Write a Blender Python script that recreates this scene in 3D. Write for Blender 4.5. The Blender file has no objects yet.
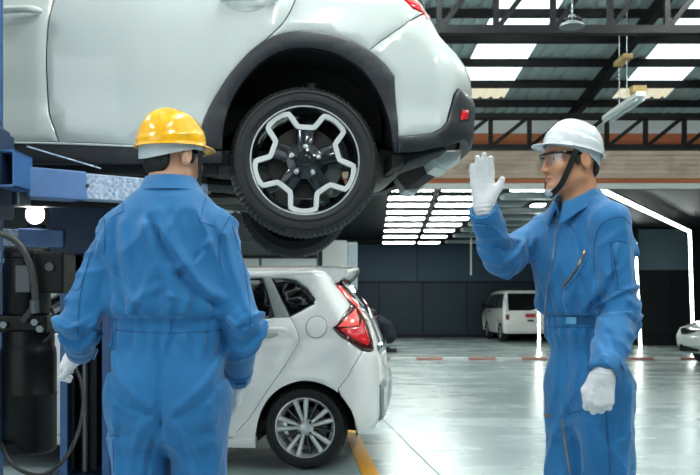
import bpy, bmesh, math, random
import numpy as np
from mathutils import Vector, Matrix
from mathutils.geometry import delaunay_2d_cdt
from mathutils.bvhtree import BVHTree

random.seed(7)
SC = bpy.context.scene
COL = SC.collection
PI = math.pi

# ------------------------------------------------------------------ camera
FPX, CH, HY = 860.0, 1.17, 298.0          # focal length (px), eye height (m), horizon row
cam = bpy.data.cameras.new('camera')
cam.sensor_width = 36.0
cam.lens = 36.0 * FPX / 700.0
cam.shift_y = (HY - 237.5) / 700.0
cam.clip_start = 0.05
cam.clip_end = 200
cam.dof.use_dof = True
cam.dof.focus_distance = 3.5
cam.dof.aperture_fstop = 6.3
camo = bpy.data.objects.new('camera', cam)
camo.location = (0, 0, CH)
camo.rotation_euler = (PI / 2, 0, 0)
COL.objects.link(camo)
SC.camera = camo

# ------------------------------------------------------------------ sky light
world = bpy.data.worlds.new('overcast_sky')
SC.world = world
world.use_nodes = True
bg = world.node_tree.nodes['Background']
bg.inputs['Color'].default_value = (0.86, 0.95, 1.0, 1)
bg.inputs['Strength'].default_value = 1.15

SC.view_settings.view_transform = 'Standard'
SC.view_settings.look = 'None'
SC.view_settings.gamma = 1.0
SC.view_settings.use_curve_mapping = False
SC.view_settings.exposure = 0.85


def at(px, py, d):
    """real-world point seen at photograph pixel (px, py) standing d metres away"""
    return np.array([(px - 350.0) * d / FPX, d, CH + (HY - py) * d / FPX])


# ------------------------------------------------------------------ materials
def lin(c):
    if isinstance(c, str):
        c = c.lstrip('#')
        c = [int(c[i:i + 2], 16) / 255 for i in (0, 2, 4)]
    return tuple(((x / 12.92) if x <= 0.04045 else ((x + 0.055) / 1.055) ** 2.4) for x in c)


MATS = {}


def mat(name, col, rough=0.5, metal=0.0, coat=0.0, trans=0.0, ior=1.45, emit=0.0, spec=0.5,
        var=0.0, vscale=8.0, bump=0.0, bscale=60.0, sheen=0.0, alpha=1.0, col2=None, rvar=0.0, aniso=None, attr=None):
    if name in MATS:
        return MATS[name]
    m = bpy.data.materials.new(name)
    m.use_nodes = True
    nt = m.node_tree
    b = nt.nodes['Principled BSDF']
    c = lin(col)
    b.inputs['Base Color'].default_value = (*c, 1)
    b.inputs['Roughness'].default_value = rough
    b.inputs['Metallic'].default_value = metal
    b.inputs['Coat Weight'].default_value = coat
    b.inputs['Coat Roughness'].default_value = 0.05
    b.inputs['Transmission Weight'].default_value = trans
    b.inputs['IOR'].default_value = ior
    b.inputs['Specular IOR Level'].default_value = spec
    b.inputs['Alpha'].default_value = alpha
    if sheen:
        b.inputs['Sheen Weight'].default_value = sheen
    if emit:
        b.inputs['Emission Color'].default_value = (*c, 1)
        b.inputs['Emission Strength'].default_value = emit
    tc = None
    if var or bump or rvar:
        tc = nt.nodes.new('ShaderNodeTexCoord')
        mp = nt.nodes.new('ShaderNodeMapping')
        nt.links.new(tc.outputs['Object'], mp.inputs['Vector'])
        if aniso:
            mp.inputs['Scale'].default_value = aniso
    if var or rvar:
        n = nt.nodes.new('ShaderNodeTexNoise')
        n.inputs['Scale'].default_value = vscale
        n.inputs['Detail'].default_value = 6
        n.inputs['Roughness'].default_value = 0.6
        nt.links.new(mp.outputs[0], n.inputs['Vector'])
        if var:
            r = nt.nodes.new('ShaderNodeValToRGB')
            r.color_ramp.elements[0].position = 0.3
            r.color_ramp.elements[1].position = 0.7
            c2 = lin(col2) if col2 else tuple(min(1, x * (1 + var)) for x in c)
            c1 = c if col2 else tuple(x * (1 - var) for x in c)
            r.color_ramp.elements[0].color = (*c1, 1)
            r.color_ramp.elements[1].color = (*c2, 1)
            nt.links.new(n.outputs['Fac'], r.inputs['Fac'])
            nt.links.new(r.outputs[0], b.inputs['Base Color'])
        if rvar:
            mr = nt.nodes.new('ShaderNodeMapRange')
            mr.inputs['From Min'].default_value = 0.3
            mr.inputs['From Max'].default_value = 0.7
            mr.inputs['To Min'].default_value = max(0.0, rough - rvar)
            mr.inputs['To Max'].default_value = rough + rvar
            nt.links.new(n.outputs['Fac'], mr.inputs['Value'])
            nt.links.new(mr.outputs[0], b.inputs['Roughness'])
    if attr:
        a = nt.nodes.new('ShaderNodeAttribute')
        a.attribute_name = attr
        nt.links.new(a.outputs['Color'], b.inputs['Base Color'])
    if bump:
        n2 = nt.nodes.new('ShaderNodeTexNoise')
        n2.inputs['Scale'].default_value = bscale
        n2.inputs['Detail'].default_value = 3
        nt.links.new(mp.outputs[0], n2.inputs['Vector'])
        bp = nt.nodes.new('ShaderNodeBump')
        bp.inputs['Strength'].default_value = bump
        bp.inputs['Distance'].default_value = 0.01
        nt.links.new(n2.outputs['Fac'], bp.inputs['Height'])
        nt.links.new(bp.outputs[0], b.inputs['Normal'])
    MATS[name] = m
    return m


# ------------------------------------------------------------------ object helpers
def thing(name, label, cat, loc=(0, 0, 0), rz=0.0, group=None):
    o = bpy.data.objects.new(name, None)
    o.empty_display_size = 0.1
    COL.objects.link(o)
    o.location = loc
    o.rotation_euler = (0, 0, rz)
    o['label'] = label
    o['category'] = cat
    if group:
        o['group'] = group
    return o


def tag(o, label=None, cat=None, group=None, kind=None):
    if label: o['label'] = label
    if cat: o['category'] = cat
    if group: o['group'] = group
    if kind: o['kind'] = kind
    return o


def mk(name, V, Fc, m, parent=None, smooth=False, off=None, angle=None, label=None):
    me = bpy.data.meshes.new(name)
    V = np.asarray(V, dtype=float)
    if off is not None:
        V = V - np.asarray(off, dtype=float)
    me.from_pydata(V.tolist(), [], [list(map(int, f)) for f in Fc])
    me.update()
    if m is not None:
        me.materials.append(m)
    if smooth:
        me.polygons.foreach_set('use_smooth', [True] * len(me.polygons))
        if angle:
            try:
                me.set_sharp_from_angle(angle=math.radians(angle))
            except Exception:
                pass
    o = bpy.data.objects.new(name, me)
    COL.objects.link(o)
    if parent is not None:
        o.parent = parent
    if label:
        o['label'] = label
    return o


def struct(o):
    o['kind'] = 'structure'
    return o


def basis(d, up=(0, 0, 1)):
    d = np.asarray(d, float); d = d / np.linalg.norm(d)
    up = np.asarray(up, float)
    if abs(d @ up) > 0.98:
        up = np.array([1.0, 0, 0])
    a = np.cross(d, up); a /= np.linalg.norm(a)
    b = np.cross(a, d)
    return d, a, b


class MB:
    def __init__(s):
        s.V = []; s.F = []

    def add(s, V, Fc):
        n = len(s.V)
        s.V.extend([tuple(v) for v in V])
        s.F.extend([[i + n for i in f] for f in Fc])
        return s

    def box(s, c, size, rot=None, bev=0.0):
        c = np.asarray(c, float); hx, hy, hz = [q / 2 for q in size]
        if bev <= 0:
            pts = np.array([[x, y, z] for z in (-hz, hz) for y in (-hy, hy) for x in (-hx, hx)])
            fs = [[0, 2, 3, 1], [4, 5, 7, 6], [0, 1, 5, 4], [2, 6, 7, 3], [0, 4, 6, 2], [1, 3, 7, 5]]
        else:
            b = min(bev, hx * .9, hy * .9, hz * .9)
            bm = bmesh.new()
            bmesh.ops.create_cube(bm, size=1.0)
            bmesh.ops.scale(bm, vec=(2 * hx, 2 * hy, 2 * hz), verts=bm.verts)
            bmesh.ops.bevel(bm, geom=list(bm.edges), offset=b, segments=2, affect='EDGES', profile=0.6)
            bm.verts.index_update()
            pts = np.array([v.co[:] for v in bm.verts])
            fs = [[v.index for v in f.verts] for f in bm.faces]
            bm.free()
        if rot is not None:
            pts = pts @ np.asarray(rot, float).T
        return s.add(pts + c, fs)

    def beam(s, a, b, w, h, up=(0, 0, 1), bev=0.0):
        a = np.asarray(a, float); b = np.asarray(b, float)
        d, x, y = basis(b - a, up)
        R = np.stack([d, x, y], axis=1)
        return s.box((a + b) / 2, (np.linalg.norm(b - a), w, h), R, bev)

    def tube(s, path, r, n=10, caps=True, closed=False):
        P = [np.asarray(p, float) for p in path]
        m = len(P)
        rr = r if hasattr(r, '__len__') else [r] * m
        V = []; Fc = []
        prev = None
        for i in range(m):
            if closed:
                d = P[(i + 1) % m] - P[i - 1]
            else:
                d = P[min(i + 1, m - 1)] - P[max(i - 1, 0)]
            if prev is None:
                d, a, b = basis(d)
            else:
                d = d / (np.linalg.norm(d) + 1e-12)
                a = prev - d * (prev @ d)
                a /= np.linalg.norm(a)
                b = np.cross(a, d)
            prev = a
            for k in range(n):
                t = 2 * PI * k / n
                V.append(P[i] + rr[i] * (math.cos(t) * a + math.sin(t) * b))
        for i in range(m if closed else m - 1):
            j = (i + 1) % m
            for k in range(n):
                l = (k + 1) % n
                Fc.append([i * n + k, i * n + l, j * n + l, j * n + k])
        if caps and not closed:
            Fc.append(list(range(n))[::-1])
            Fc.append([(m - 1) * n + k for k in range(n)])
        return s.add(V, Fc)

    def cyl(s, a, b, r, r2=None, n=20):
        return s.tube([a, b], [r, r if r2 is None else r2], n)

    def lathe(s, prof, o, axis, n=48, closed=False):
        """prof: list of (radius, along axis)"""
        o = np.asarray(o, float)
        d, a, b = basis(axis)
        V = []; Fc = []
        m = len(prof)
        for k in range(n):
            t = 2 * PI * k / n
            e = math.cos(t) * a + math.sin(t) * b
            for (r, h) in prof:
                V.append(o + e * r + d * h)
        for k in range(n):
            l = (k + 1) % n
            for i in range(m if closed else m - 1):
                j = (i + 1) % m
                Fc.append([k * m + i, k * m + j, l * m + j, l * m + i])
        return s.add(V, Fc)

    def prism(s, poly, o, ex, ey, ez, h0, h1, bev=0.0):
        """2-D polygon in (ex, ey), extruded along ez from h0 to h1, top edge pulled in by bev"""
        o, ex, ey, ez = [np.asarray(q, float) for q in (o, ex, ey, ez)]
        P = np.asarray(poly, float)
        n = len(P)
        area = 0.5 * np.sum(P[:, 0] * np.roll(P[:, 1], -1) - np.roll(P[:, 0], -1) * P[:, 1])
        if area < 0:
            P = P[::-1]
        rings = [(P, h0)]
        if bev > 0:
            nx = np.roll(P, -1, 0) - P; nx /= (np.linalg.norm(nx, axis=1, keepdims=True) + 1e-9)
            pv = P - np.roll(P, 1, 0); pv /= (np.linalg.norm(pv, axis=1, keepdims=True) + 1e-9)
            t = nx + pv; t /= (np.linalg.norm(t, axis=1, keepdims=True) + 1e-9)
            nrm = np.stack([-t[:, 1], t[:, 0]], 1)
            rings += [(P, h1 - bev), (P + nrm * bev, h1)]
        else:
            rings += [(P, h1)]
        V = []; Fc = []
        for Q, h in rings:
            for q in Q:
                V.append(o + ex * q[0] + ey * q[1] + ez * h)
        for r in range(len(rings) - 1):
            for i in range(n):
                j = (i + 1) % n
                Fc.append([r * n + i, r * n + j, (r + 1) * n + j, (r + 1) * n + i])
        Fc.append(list(range(n))[::-1])
        Fc.append([(len(rings) - 1) * n + i for i in range(n)])
        return s.add(V, Fc)

    def build(s, name, m, parent=None, smooth=False, off=None, angle=35, label=None):
        o = mk(name, s.V, s.F, m, parent, smooth, off, angle, label)
        bm = bmesh.new(); bm.from_mesh(o.data)
        bmesh.ops.recalc_face_normals(bm, faces=bm.faces)
        bm.to_mesh(o.data); bm.free()
        return o


def crv(pts, n=6, closed=False):
    """Catmull-Rom through points (any dimension)"""
    P = [np.asarray(p, float) for p in pts]
    m = len(P); out = []
    rng = range(m) if closed else range(m - 1)
    for i in rng:
        p1, p2 = P[i], P[(i + 1) % m]
        p0 = P[i - 1] if (closed or i > 0) else 2 * p1 - p2
        p3 = P[(i + 2) % m] if (closed or i + 2 < m) else 2 * p2 - p1
        for k in range(n):
            t = k / n
            out.append(0.5 * ((2 * p1) + (-p0 + p2) * t + (2 * p0 - 5 * p1 + 4 * p2 - p3) * t * t + (-p0 + 3 * p1 - 3 * p2 + p3) * t ** 3))
    if not closed:
        out.append(P[-1])
    return out


# ------------------------------------------------------------------ distance fields -> continuous surfaces
_RT = np.random.RandomState(3).rand(32, 32, 32).astype(np.float32)


def vnoise(P):
    """smooth value noise in -1..1"""
    q = np.floor(P).astype(np.int32)
    f = (P - q).astype(np.float32)
    f = f * f * (3 - 2 * f)
    i0 = q & 31; i1 = (q + 1) & 31
    x0, y0, z0 = i0[:, 0], i0[:, 1], i0[:, 2]
    x1, y1, z1 = i1[:, 0], i1[:, 1], i1[:, 2]
    fx, fy, fz = f[:, 0], f[:, 1], f[:, 2]
    a = _RT[x0, y0, z0] * (1 - fx) + _RT[x1, y0, z0] * fx
    b = _RT[x0, y1, z0] * (1 - fx) + _RT[x1, y1, z0] * fx
    c = _RT[x0, y0, z1] * (1 - fx) + _RT[x1, y0, z1] * fx
    d = _RT[x0, y1, z1] * (1 - fx) + _RT[x1, y1, z1] * fx
    return ((a * (1 - fy) + b * fy) * (1 - fz) + (c * (1 - fy) + d * fy) * fz) * 2 - 1


def smin(a, b, k):
    h = np.maximum(k - np.abs(a - b), 0) / k
    return np.minimum(a, b) - h * h * k * 0.25


def smax(a, b, k):
    return -smin(-a, -b, k)


def d_ell(P, c, r):
    q = P - np.asarray(c, np.float32)
    r = np.asarray(r, np.float32)
    k0 = np.sqrt(((q / r) ** 2).sum(1)); k1 = np.sqrt(((q / (r * r)) ** 2).sum(1)) + 1e-9
    return k0 * (k0 - 1) / k1


def d_rc(P, a, b, ra, rb):
    a = np.asarray(a, np.float32); b = np.asarray(b, np.float32)
    ba = b - a
    t = np.clip((P - a) @ ba / (ba @ ba + 1e-12), 0, 1)
    q = P - a - t[:, None] * ba
    return np.sqrt((q * q).sum(1)) - (ra + (rb - ra) * t)


def d_chain(P, pts, rad, k=0.02):
    d = None
    for i in range(len(pts) - 1):
        e = d_rc(P, pts[i], pts[i + 1], rad[i], rad[i + 1])
        d = e if d is None else smin(d, e, k)
    return d


def d_box(P, c, h, r, R=None):
    q = P - np.asarray(c, np.float32)
    if R is not None:
        q = q @ np.asarray(R, np.float32)
    q = np.abs(q) - (np.asarray(h, np.float32) - r)
    return np.sqrt((np.maximum(q, 0) ** 2).sum(1)) + np.minimum(q.max(1), 0) - r


def axis_lines(segs):
    """segs: list of (lo, hi, step) joined into one rectilinear axis"""
    out = []
    for lo, hi, st in segs:
        n = max(1, int(round((hi - lo) / st)))
        out += list(np.linspace(lo, hi, n, endpoint=False))
    out.append(segs[-1][1])
    return np.array(out, np.float32)


def sdf_mesh(f, ax, slack=1.5, pad=0.012, relax=1):
    B = 8
    ax = [np.asarray(a, np.float32) for a in ax]
    ext = []
    for a in ax:
        n = (-len(a)) % B
        st = a[-1] - a[-2]
        ext.append(np.concatenate([a, a[-1] + st * np.arange(1, n + 1, dtype=np.float32)]) if n else a)
    X, Y, Z = ext
    nb = [len(a) // B for a in ext]
    cs = [a.reshape(-1, B).mean(1) for a in ext]
    hs = [(a.reshape(-1, B)[:, -1] - a.reshape(-1, B)[:, 0]) / 2 + (a[1] - a[0]) for a in ext]
    G = np.stack(np.meshgrid(*cs, indexing='ij'), -1).reshape(-1, 3)
    Hd = np.stack(np.meshgrid(*hs, indexing='ij'), -1).reshape(-1, 3)
    rad = np.sqrt((Hd ** 2).sum(1))
    dc = np.concatenate([f(G[i:i + 400000]) for i in range(0, len(G), 400000)])
    keep = np.abs(dc) < rad * slack + pad
    D = np.where(dc.reshape(nb) < 0, -1.0, 1.0).astype(np.float32)
    D = np.repeat(np.repeat(np.repeat(D, B, 0), B, 1), B, 2)
    D6 = D.reshape(nb[0], B, nb[1], B, nb[2], B)
    bi = np.array(np.unravel_index(np.nonzero(keep)[0], nb)).T
    loc = np.stack(np.meshgrid(range(B), range(B), range(B), indexing='ij'), -1).reshape(-1, 3)
    CHK = 600
    for s0 in range(0, len(bi), CHK):
        bb = bi[s0:s0 + CHK]
        idx = (bb[:, None, :] * B + loc[None]).reshape(-1, 3)
        P = np.stack([X[idx[:, 0]], Y[idx[:, 1]], Z[idx[:, 2]]], 1)
        D[idx[:, 0], idx[:, 1], idx[:, 2]] = f(P)
    S = D < 0
    s8 = [S[i:S.shape[0] - 1 + i, j:S.shape[1] - 1 + j, k:S.shape[2] - 1 + k] for i in (0, 1) for j in (0, 1) for k in (0, 1)]
    anyv = s8[0].copy(); allv = s8[0].copy()
    for q in s8[1:]:
        anyv |= q; allv &= q
    act = anyv & ~allv
    ci = np.array(np.nonzero(act)).T
    vid = -np.ones(act.shape, np.int32)
    vid[ci[:, 0], ci[:, 1], ci[:, 2]] = np.arange(len(ci))
    acc = np.zeros((len(ci), 3)); cnt = np.zeros(len(ci))
    cor = [(i, j, k) for i in (0, 1) for j in (0, 1) for k in (0, 1)]
    def val(c):
        return D[ci[:, 0] + c[0], ci[:, 1] + c[1], ci[:, 2] + c[2]]
    def pos(c):
        return np.stack([X[ci[:, 0] + c[0]], Y[ci[:, 1] + c[1]], Z[ci[:, 2] + c[2]]], 1)
    for a in cor:
        for e in range(3):
            if a[e] == 0:
                b = list(a); b[e] = 1
                va, vb = val(a), val(b)
                m = (va < 0) != (vb < 0)
                t = np.where(m, va / np.where(m, va - vb, 1), 0)[:, None]
                p = pos(a) * (1 - t) + pos(b) * t
                acc[m] += p[m]; cnt[m] += 1
    V = acc / cnt[:, None]
    Q = []
    for e in range(3):
        o1, o2 = [(1, 2), (2, 0), (0, 1)][e]
        sl0 = [slice(None)] * 3; sl1 = [slice(None)] * 3
        sl0[e] = slice(0, -1); sl1[e] = slice(1, None)
        A = S[tuple(sl0)]; Bs = S[tuple(sl1)]
        ei = np.array(np.nonzero(A != Bs)).T
        ei = ei[(ei[:, o1] > 0) & (ei[:, o2] > 0) & (ei[:, o1] < act.shape[o1]) & (ei[:, o2] < act.shape[o2])]
        ids = []
        for (d1, d2) in ((1, 1), (0, 1), (0, 0), (1, 0)):
            c = ei.copy(); c[:, o1] -= d1; c[:, o2] -= d2
            ids.append(vid[c[:, 0], c[:, 1], c[:, 2]])
        q = np.stack(ids, 1)
        ins = S[ei[:, 0], ei[:, 1], ei[:, 2]]
        q[~ins] = q[~ins][:, ::-1]
        Q.append(q)
    Q = np.concatenate(Q)
    Q = Q[(Q >= 0).all(1)]
    for _ in range(relax):
        s = np.zeros_like(V); c = np.zeros(len(V))
        for a, b in ((0, 1), (1, 2), (2, 3), (3, 0)):
            np.add.at(s, Q[:, a], V[Q[:, b]]); np.add.at(s, Q[:, b], V[Q[:, a]])
            np.add.at(c, Q[:, a], 1); np.add.at(c, Q[:, b], 1)
        V = V * 0.4 + 0.6 * s / np.maximum(c, 1)[:, None]
    return V, Q


def mkq(name, V, Q, m, parent=None, off=None, label=None):
    """fast mesh from quad arrays, smooth shaded"""
    me = bpy.data.meshes.new(name)
    V = np.asarray(V, np.float32)
    if off is not None:
        V = V - np.asarray(off, np.float32)
    me.vertices.add(len(V)); me.vertices.foreach_set('co', np.ascontiguousarray(V, np.float32).ravel())
    n = len(Q)
    me.loops.add(n * 4); me.loops.foreach_set('vertex_index', np.ascontiguousarray(Q, np.int32).ravel())
    me.polygons.add(n)
    me.polygons.foreach_set('loop_start', np.arange(0, n * 4, 4, dtype=np.int32))
    me.polygons.foreach_set('use_smooth', np.ones(n, bool))
    me.update(calc_edges=True); me.validate()
    me.materials.append(m)
    o = bpy.data.objects.new(name, me)
    COL.objects.link(o)
    if parent is not None: o.parent = parent
    if label: o['label'] = label
    return o


def uni(lo, hi, st):
    return axis_lines([(lo, hi, st)])

# ================================================================== SETTING
M_floor = mat('polished_concrete', '#8f9fa2', rough=0.27, var=0.1, vscale=1.1, rvar=0.05, spec=0.5, col2='#b0bebf', aniso=(0.6, 1.3, 1))
M_steel = mat('black_painted_steel', '#0a0c0e', rough=0.55, spec=0.25, var=0.1, vscale=5)
M_sheet = mat('galvanised_sheet', '#aebdbb', rough=0.5, metal=0.1, var=0.12, vscale=3)
M_navy = mat('dark_navy_panel', '#243a49', rough=0.45, var=0.06, vscale=1.5)
M_navy2 = mat('slate_wall_paint', '#39556a', rough=0.5, var=0.05, vscale=1)
M_black = mat('matt_black_paint', '#10161b', rough=0.55)
M_wood = mat('pale_wood_siding', '#dcc3ae', rough=0.6, var=0.12, vscale=6, aniso=(0.4, 1, 14))
M_rust = mat('rust_orange_board', '#bd6a42', rough=0.6, var=0.12, vscale=4, aniso=(0.5, 1, 6))
M_cream = mat('cream_trim', '#cfd3d1', rough=0.5)
M_greywall = mat('grey_painted_wall', '#6c7276', rough=0.6, var=0.05, vscale=2)
M_led = mat('led_strip', '#f4fff6', emit=9.0)
M_tube = mat('fluorescent_diffuser', '#f6fff8', emit=10.0)
M_tube2 = mat('added_fluorescent_tube', '#f8fffb', emit=135.0)
M_tube_dim = mat('frosted_diffuser_dim', '#8e9ca0', rough=0.35)  # grey colour stands in for strips dimmed by their louvre angle
M_alu = mat('satin_aluminium', '#9aa2a4', rough=0.35, metal=0.8)
M_white = mat('white_gloss_paint', '#e8ecea', rough=0.3)

SKY_T = bpy.data.materials.new('translucent_roof_sheet')
SKY_T.use_nodes = True
nt = SKY_T.node_tree
nt.nodes.remove(nt.nodes['Principled BSDF'])
_tr = nt.nodes.new('ShaderNodeBsdfTransparent'); _tl = nt.nodes.new('ShaderNodeBsdfTranslucent')
_tr.inputs[0].default_value = (0.92, 0.97, 0.95, 1); _tl.inputs[0].default_value = (0.9, 0.95, 0.92, 1)
_mx = nt.nodes.new('ShaderNodeMixShader'); _mx.inputs[0].default_value = 0.35
nt.links.new(_tr.outputs[0], _mx.inputs[1]); nt.links.new(_tl.outputs[0], _mx.inputs[2])
nt.links.new(_mx.outputs[0], nt.nodes['Material Output'].inputs[0])
SKY_D = SKY_T.copy(); SKY_D.name = 'yellowed_roof_sheet'
for n_ in SKY_D.node_tree.nodes:
    if n_.type == 'BSDF_TRANSPARENT': n_.inputs[0].default_value = (0.42, 0.37, 0.26, 1)
    if n_.type == 'BSDF_TRANSLUCENT': n_.inputs[0].default_value = (0.6, 0.52, 0.36, 1)

# ---- floor
floor = struct(MB().box((0, 11.2, -0.1), (32, 31, 0.2)).build('floor', M_floor))
M_joint = mat('floor_joint_filler', '#7f8c90', rough=0.6)
for a, b in (((0.25, 8.98), (0.64, 5.2)), ((0.0, 12.0), (2.1, 11.2))):
    a = np.array([*a, 0.0015]); b = np.array([*b, 0.0015])
    MB().beam(a, b, 0.010, 0.003).build('expansion_joint', M_joint, floor)
M_line = mat('orange_floor_paint', '#d99a2b', rough=0.4, var=0.15, vscale=10)
MB().beam((0.16, 5.35, 0.003), (0.02, 7.32, 0.003), 0.115, 0.004).build('painted_line', M_line, floor)
MB().beam((0.015, 7.40, 0.003), (-0.14, 9.6, 0.003), 0.115, 0.004).build('painted_line', M_line, floor)

# ---- red and white kerb that divides the two bays
kerb = thing('floor_kerb', 'low red and white kerb strip lying across the concrete floor', 'kerb', (0, 16.3, 0))
M_kr = mat('kerb_red', '#b98378', rough=0.5, var=0.15); M_kw = mat('kerb_white', '#dfe4e2', rough=0.5)
for i in range(38):
    MB().box((-9.0 + i * 0.5, 0, 0.022), (0.485, 0.14, 0.044), bev=0.012).build('kerb_block', M_kr if i % 2 else M_kw, kerb)

# ---- sloping workshop roof of corrugated sheets on purlins
def roof_z(y):
    return 3.56 + 0.286 * (11.25 - y)
SK = -0.134
ceil_main = MB().beam((-14, 11.25, roof_z(11.25) + 0.10), (14, 11.25, roof_z(11.25) + 0.10), 0.10, 0.05).build('ceiling', M_steel)
struct(ceil_main)
def sheet(s0, s1, y0, y1, m, name):
    ribs = 5; V = []; Fc = []
    prof = []
    for r in range(ribs):
        t0 = r / ribs
        for (a, h) in ((0, 0.0), (0.55, 0.0), (0.68, 0.022), (0.87, 0.022)):
            prof.append((t0 + a / ribs, h))
    prof.append((1.0, 0.0))
    ys = [y0, y1]
    for y in ys:
        for (t, h) in prof:
            s = s0 + (s1 - s0) * t
            V.append((s + SK * (y - 10), y, roof_z(y) + h + 0.04))
    n = len(prof)
    for i in range(n - 1):
        Fc.append([i, i + 1, n + i + 1, n + i])
    o = mk(name, V, Fc, m, ceil_main)
    return o
for k in range(-22, 20):
    s0 = 1.39 + 0.68 * k
    sky = (k % 3 == 0)
    if sky:
        sheet(s0, s0 + 0.68, -3.0, 10.56, SKY_T, 'skylight_sheet')
        sheet(s0, s0 + 0.68, 10.56, 10.9, SKY_D, 'yellowed_skylight_sheet')
        sheet(s0, s0 + 0.68, 10.9, 11.3, M_sheet, 'roof_sheet')
    else:
        sheet(s0, s0 + 0.69, -3.0, 11.3, M_sheet, 'roof_sheet')
yy = 10.92
while yy > -3:
    MB().beam((-14, yy, roof_z(yy) - 0.02), (14, yy, roof_z(yy) - 0.02), 0.05, 0.085).build('purlin', M_steel, ceil_main)
    yy -= 0.465
for k in range(-3, 4):
    s = 2.95 + 4.1 * k
    a = np.array([s + SK * (11.1 - 10), 11.1, roof_z(11.1) - 0.17]); b = np.array([s + SK * (-3 - 10), -3, roof_z(-3) - 0.17])
    MB().beam(a, b, 0.085, 0.13).build('rafter', M_steel, ceil_main)

def truss(y, zb, zt, ch, step, label, x0=-13.0, x1=13.0, shift=0.0):
    t = thing('roof_truss', label, 'truss', (0, y, 0))
    MB().beam((x0, 0, zb), (x1, 0, zb), 0.09, ch).build('bottom_chord', M_steel, t)
    MB().beam((x0, 0, zt), (x1, 0, zt), 0.09, ch).build('top_chord', M_steel, t)
    n = int((x1 - x0) / step)
    for i in range(n):
        x = x0 + shift + i * step
        MB().beam((x, 0, zb), (x, 0, zt), 0.05, 0.05).build('web_post', M_steel, t)
        MB().beam((x, 0, zb), (x + step, 0, zt), 0.04, 0.045).build('web_diagonal', M_steel, t)
    return t
truss(8.0, 3.66, 4.36, 0.075, 0.53, 'large black lattice truss in front of the skylights', shift=0.048)
truss(10.55, 3.02, 3.40, 0.06, 0.475, 'shallow black lattice truss along the wood siding fascia')
truss(3.2, 5.1, 5.75, 0.075, 0.62, 'black lattice truss high above the white lifted car')

# ---- fascia over the inner bay
fas = struct(MB().box((0, 11.33, 3.06), (28, 0.06, 0.92)).build('wall_fascia', M_black))
def board(zlo, zhi, m, name, dep=0.03):
    MB().box((0, 11.285 - dep / 2 + 0.015, (zlo + zhi) / 2), (28, dep, zhi - zlo - 0.004), bev=0.004).build(name, m, fas)
board(2.60, 2.675, M_cream, 'cream_trim_board', 0.05)
board(2.675, 2.735, M_rust, 'rust_trim_board', 0.045)
for i in range(6):
    board(2.735 + i * 0.061, 2.735 + (i + 1) * 0.061, M_wood, 'siding_board', 0.03)
for i in range(2):
    board(3.105 + i * 0.11, 3.105 + (i + 1) * 0.11, M_rust, 'rust_board', 0.03)
board(3.325, 3.50, M_cream, 'cream_board', 0.03)
MB().box((0, 11.34, 3.62), (28, 0.05, 0.30)).build('eaves_board', M_steel, fas)

# ---- inner bay: flat dark ceiling, panelled back wall
CZ = 2.62
YB = 25.6
ceil_in = struct(MB().box((0, 18.6, CZ + 0.35), (28, 14.6, 0.1)).build('ceiling', M_black))
wb = struct(MB().box((0, YB + 0.1, 1.5), (28, 0.2, 3.2)).build('wall_back', M_black))
for i in range(20):
    MB().box((-12.0 + i * 1.315 + 0.36, YB - 0.02, 0.82), (1.295, 0.04, 1.62), bev=0.008).build('wall_panel', M_navy, wb)
for i in range(7):
    MB().box((-12.35 + i * 4.1, YB - 0.04, 2.21), (4.08, 0.05, 1.10), bev=0.008).build('upper_wall_panel', M_navy2, wb)
MB().box((0, YB - 0.05, 1.64), (28, 0.08, 0.035)).build('wall_rail', M_black, wb)
MB().box((0, YB - 0.03, 0.05), (28, 0.05, 0.1)).build('skirting', M_black, wb)
struct(MB().box((-13.9, 11, 3), (0.2, 29.6, 6.5)).build('wall_left', M_greywall))
struct(MB().box((13.9, 11, 3), (0.2, 29.6, 6.5)).build('wall_right', M_greywall))
# street side: unseen wall added against flat frontal light, open door at left
wf = struct(MB().box((6.2, -3.05, 3.9), (15.4, 0.15, 7.8)).build('wall_front_added', M_greywall))
MB().box((-12.0, -3.05, 3.9), (4.0, 0.15, 7.8)).build('added_pier', M_greywall, wf)
MB().box((-5.75, -3.05, 6.0), (8.5, 0.15, 3.6)).build('added_lintel', M_greywall, wf)
# dark return wall on the right with a slate upper panel
wr = struct(MB().box((10.2, 21.3, 1.48), (7.4, 0.2, 2.95)).build('wall_return', M_black))
MB().box((7.25, 21.18, 1.05), (1.35, 0.04, 1.55), bev=0.01).build('wall_panel', M_black, wr)
MB().box((7.72, 21.17, 2.36), (1.26, 0.05, 1.0), bev=0.01).build('upper_wall_panel', mat('pale_slate_panel', '#647a86', rough=0.45), wr)
MB().box((9.15, 21.18, 1.48), (1.5, 0.04, 2.7), bev=0.01).build('wall_panel', M_black, wr)

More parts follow.
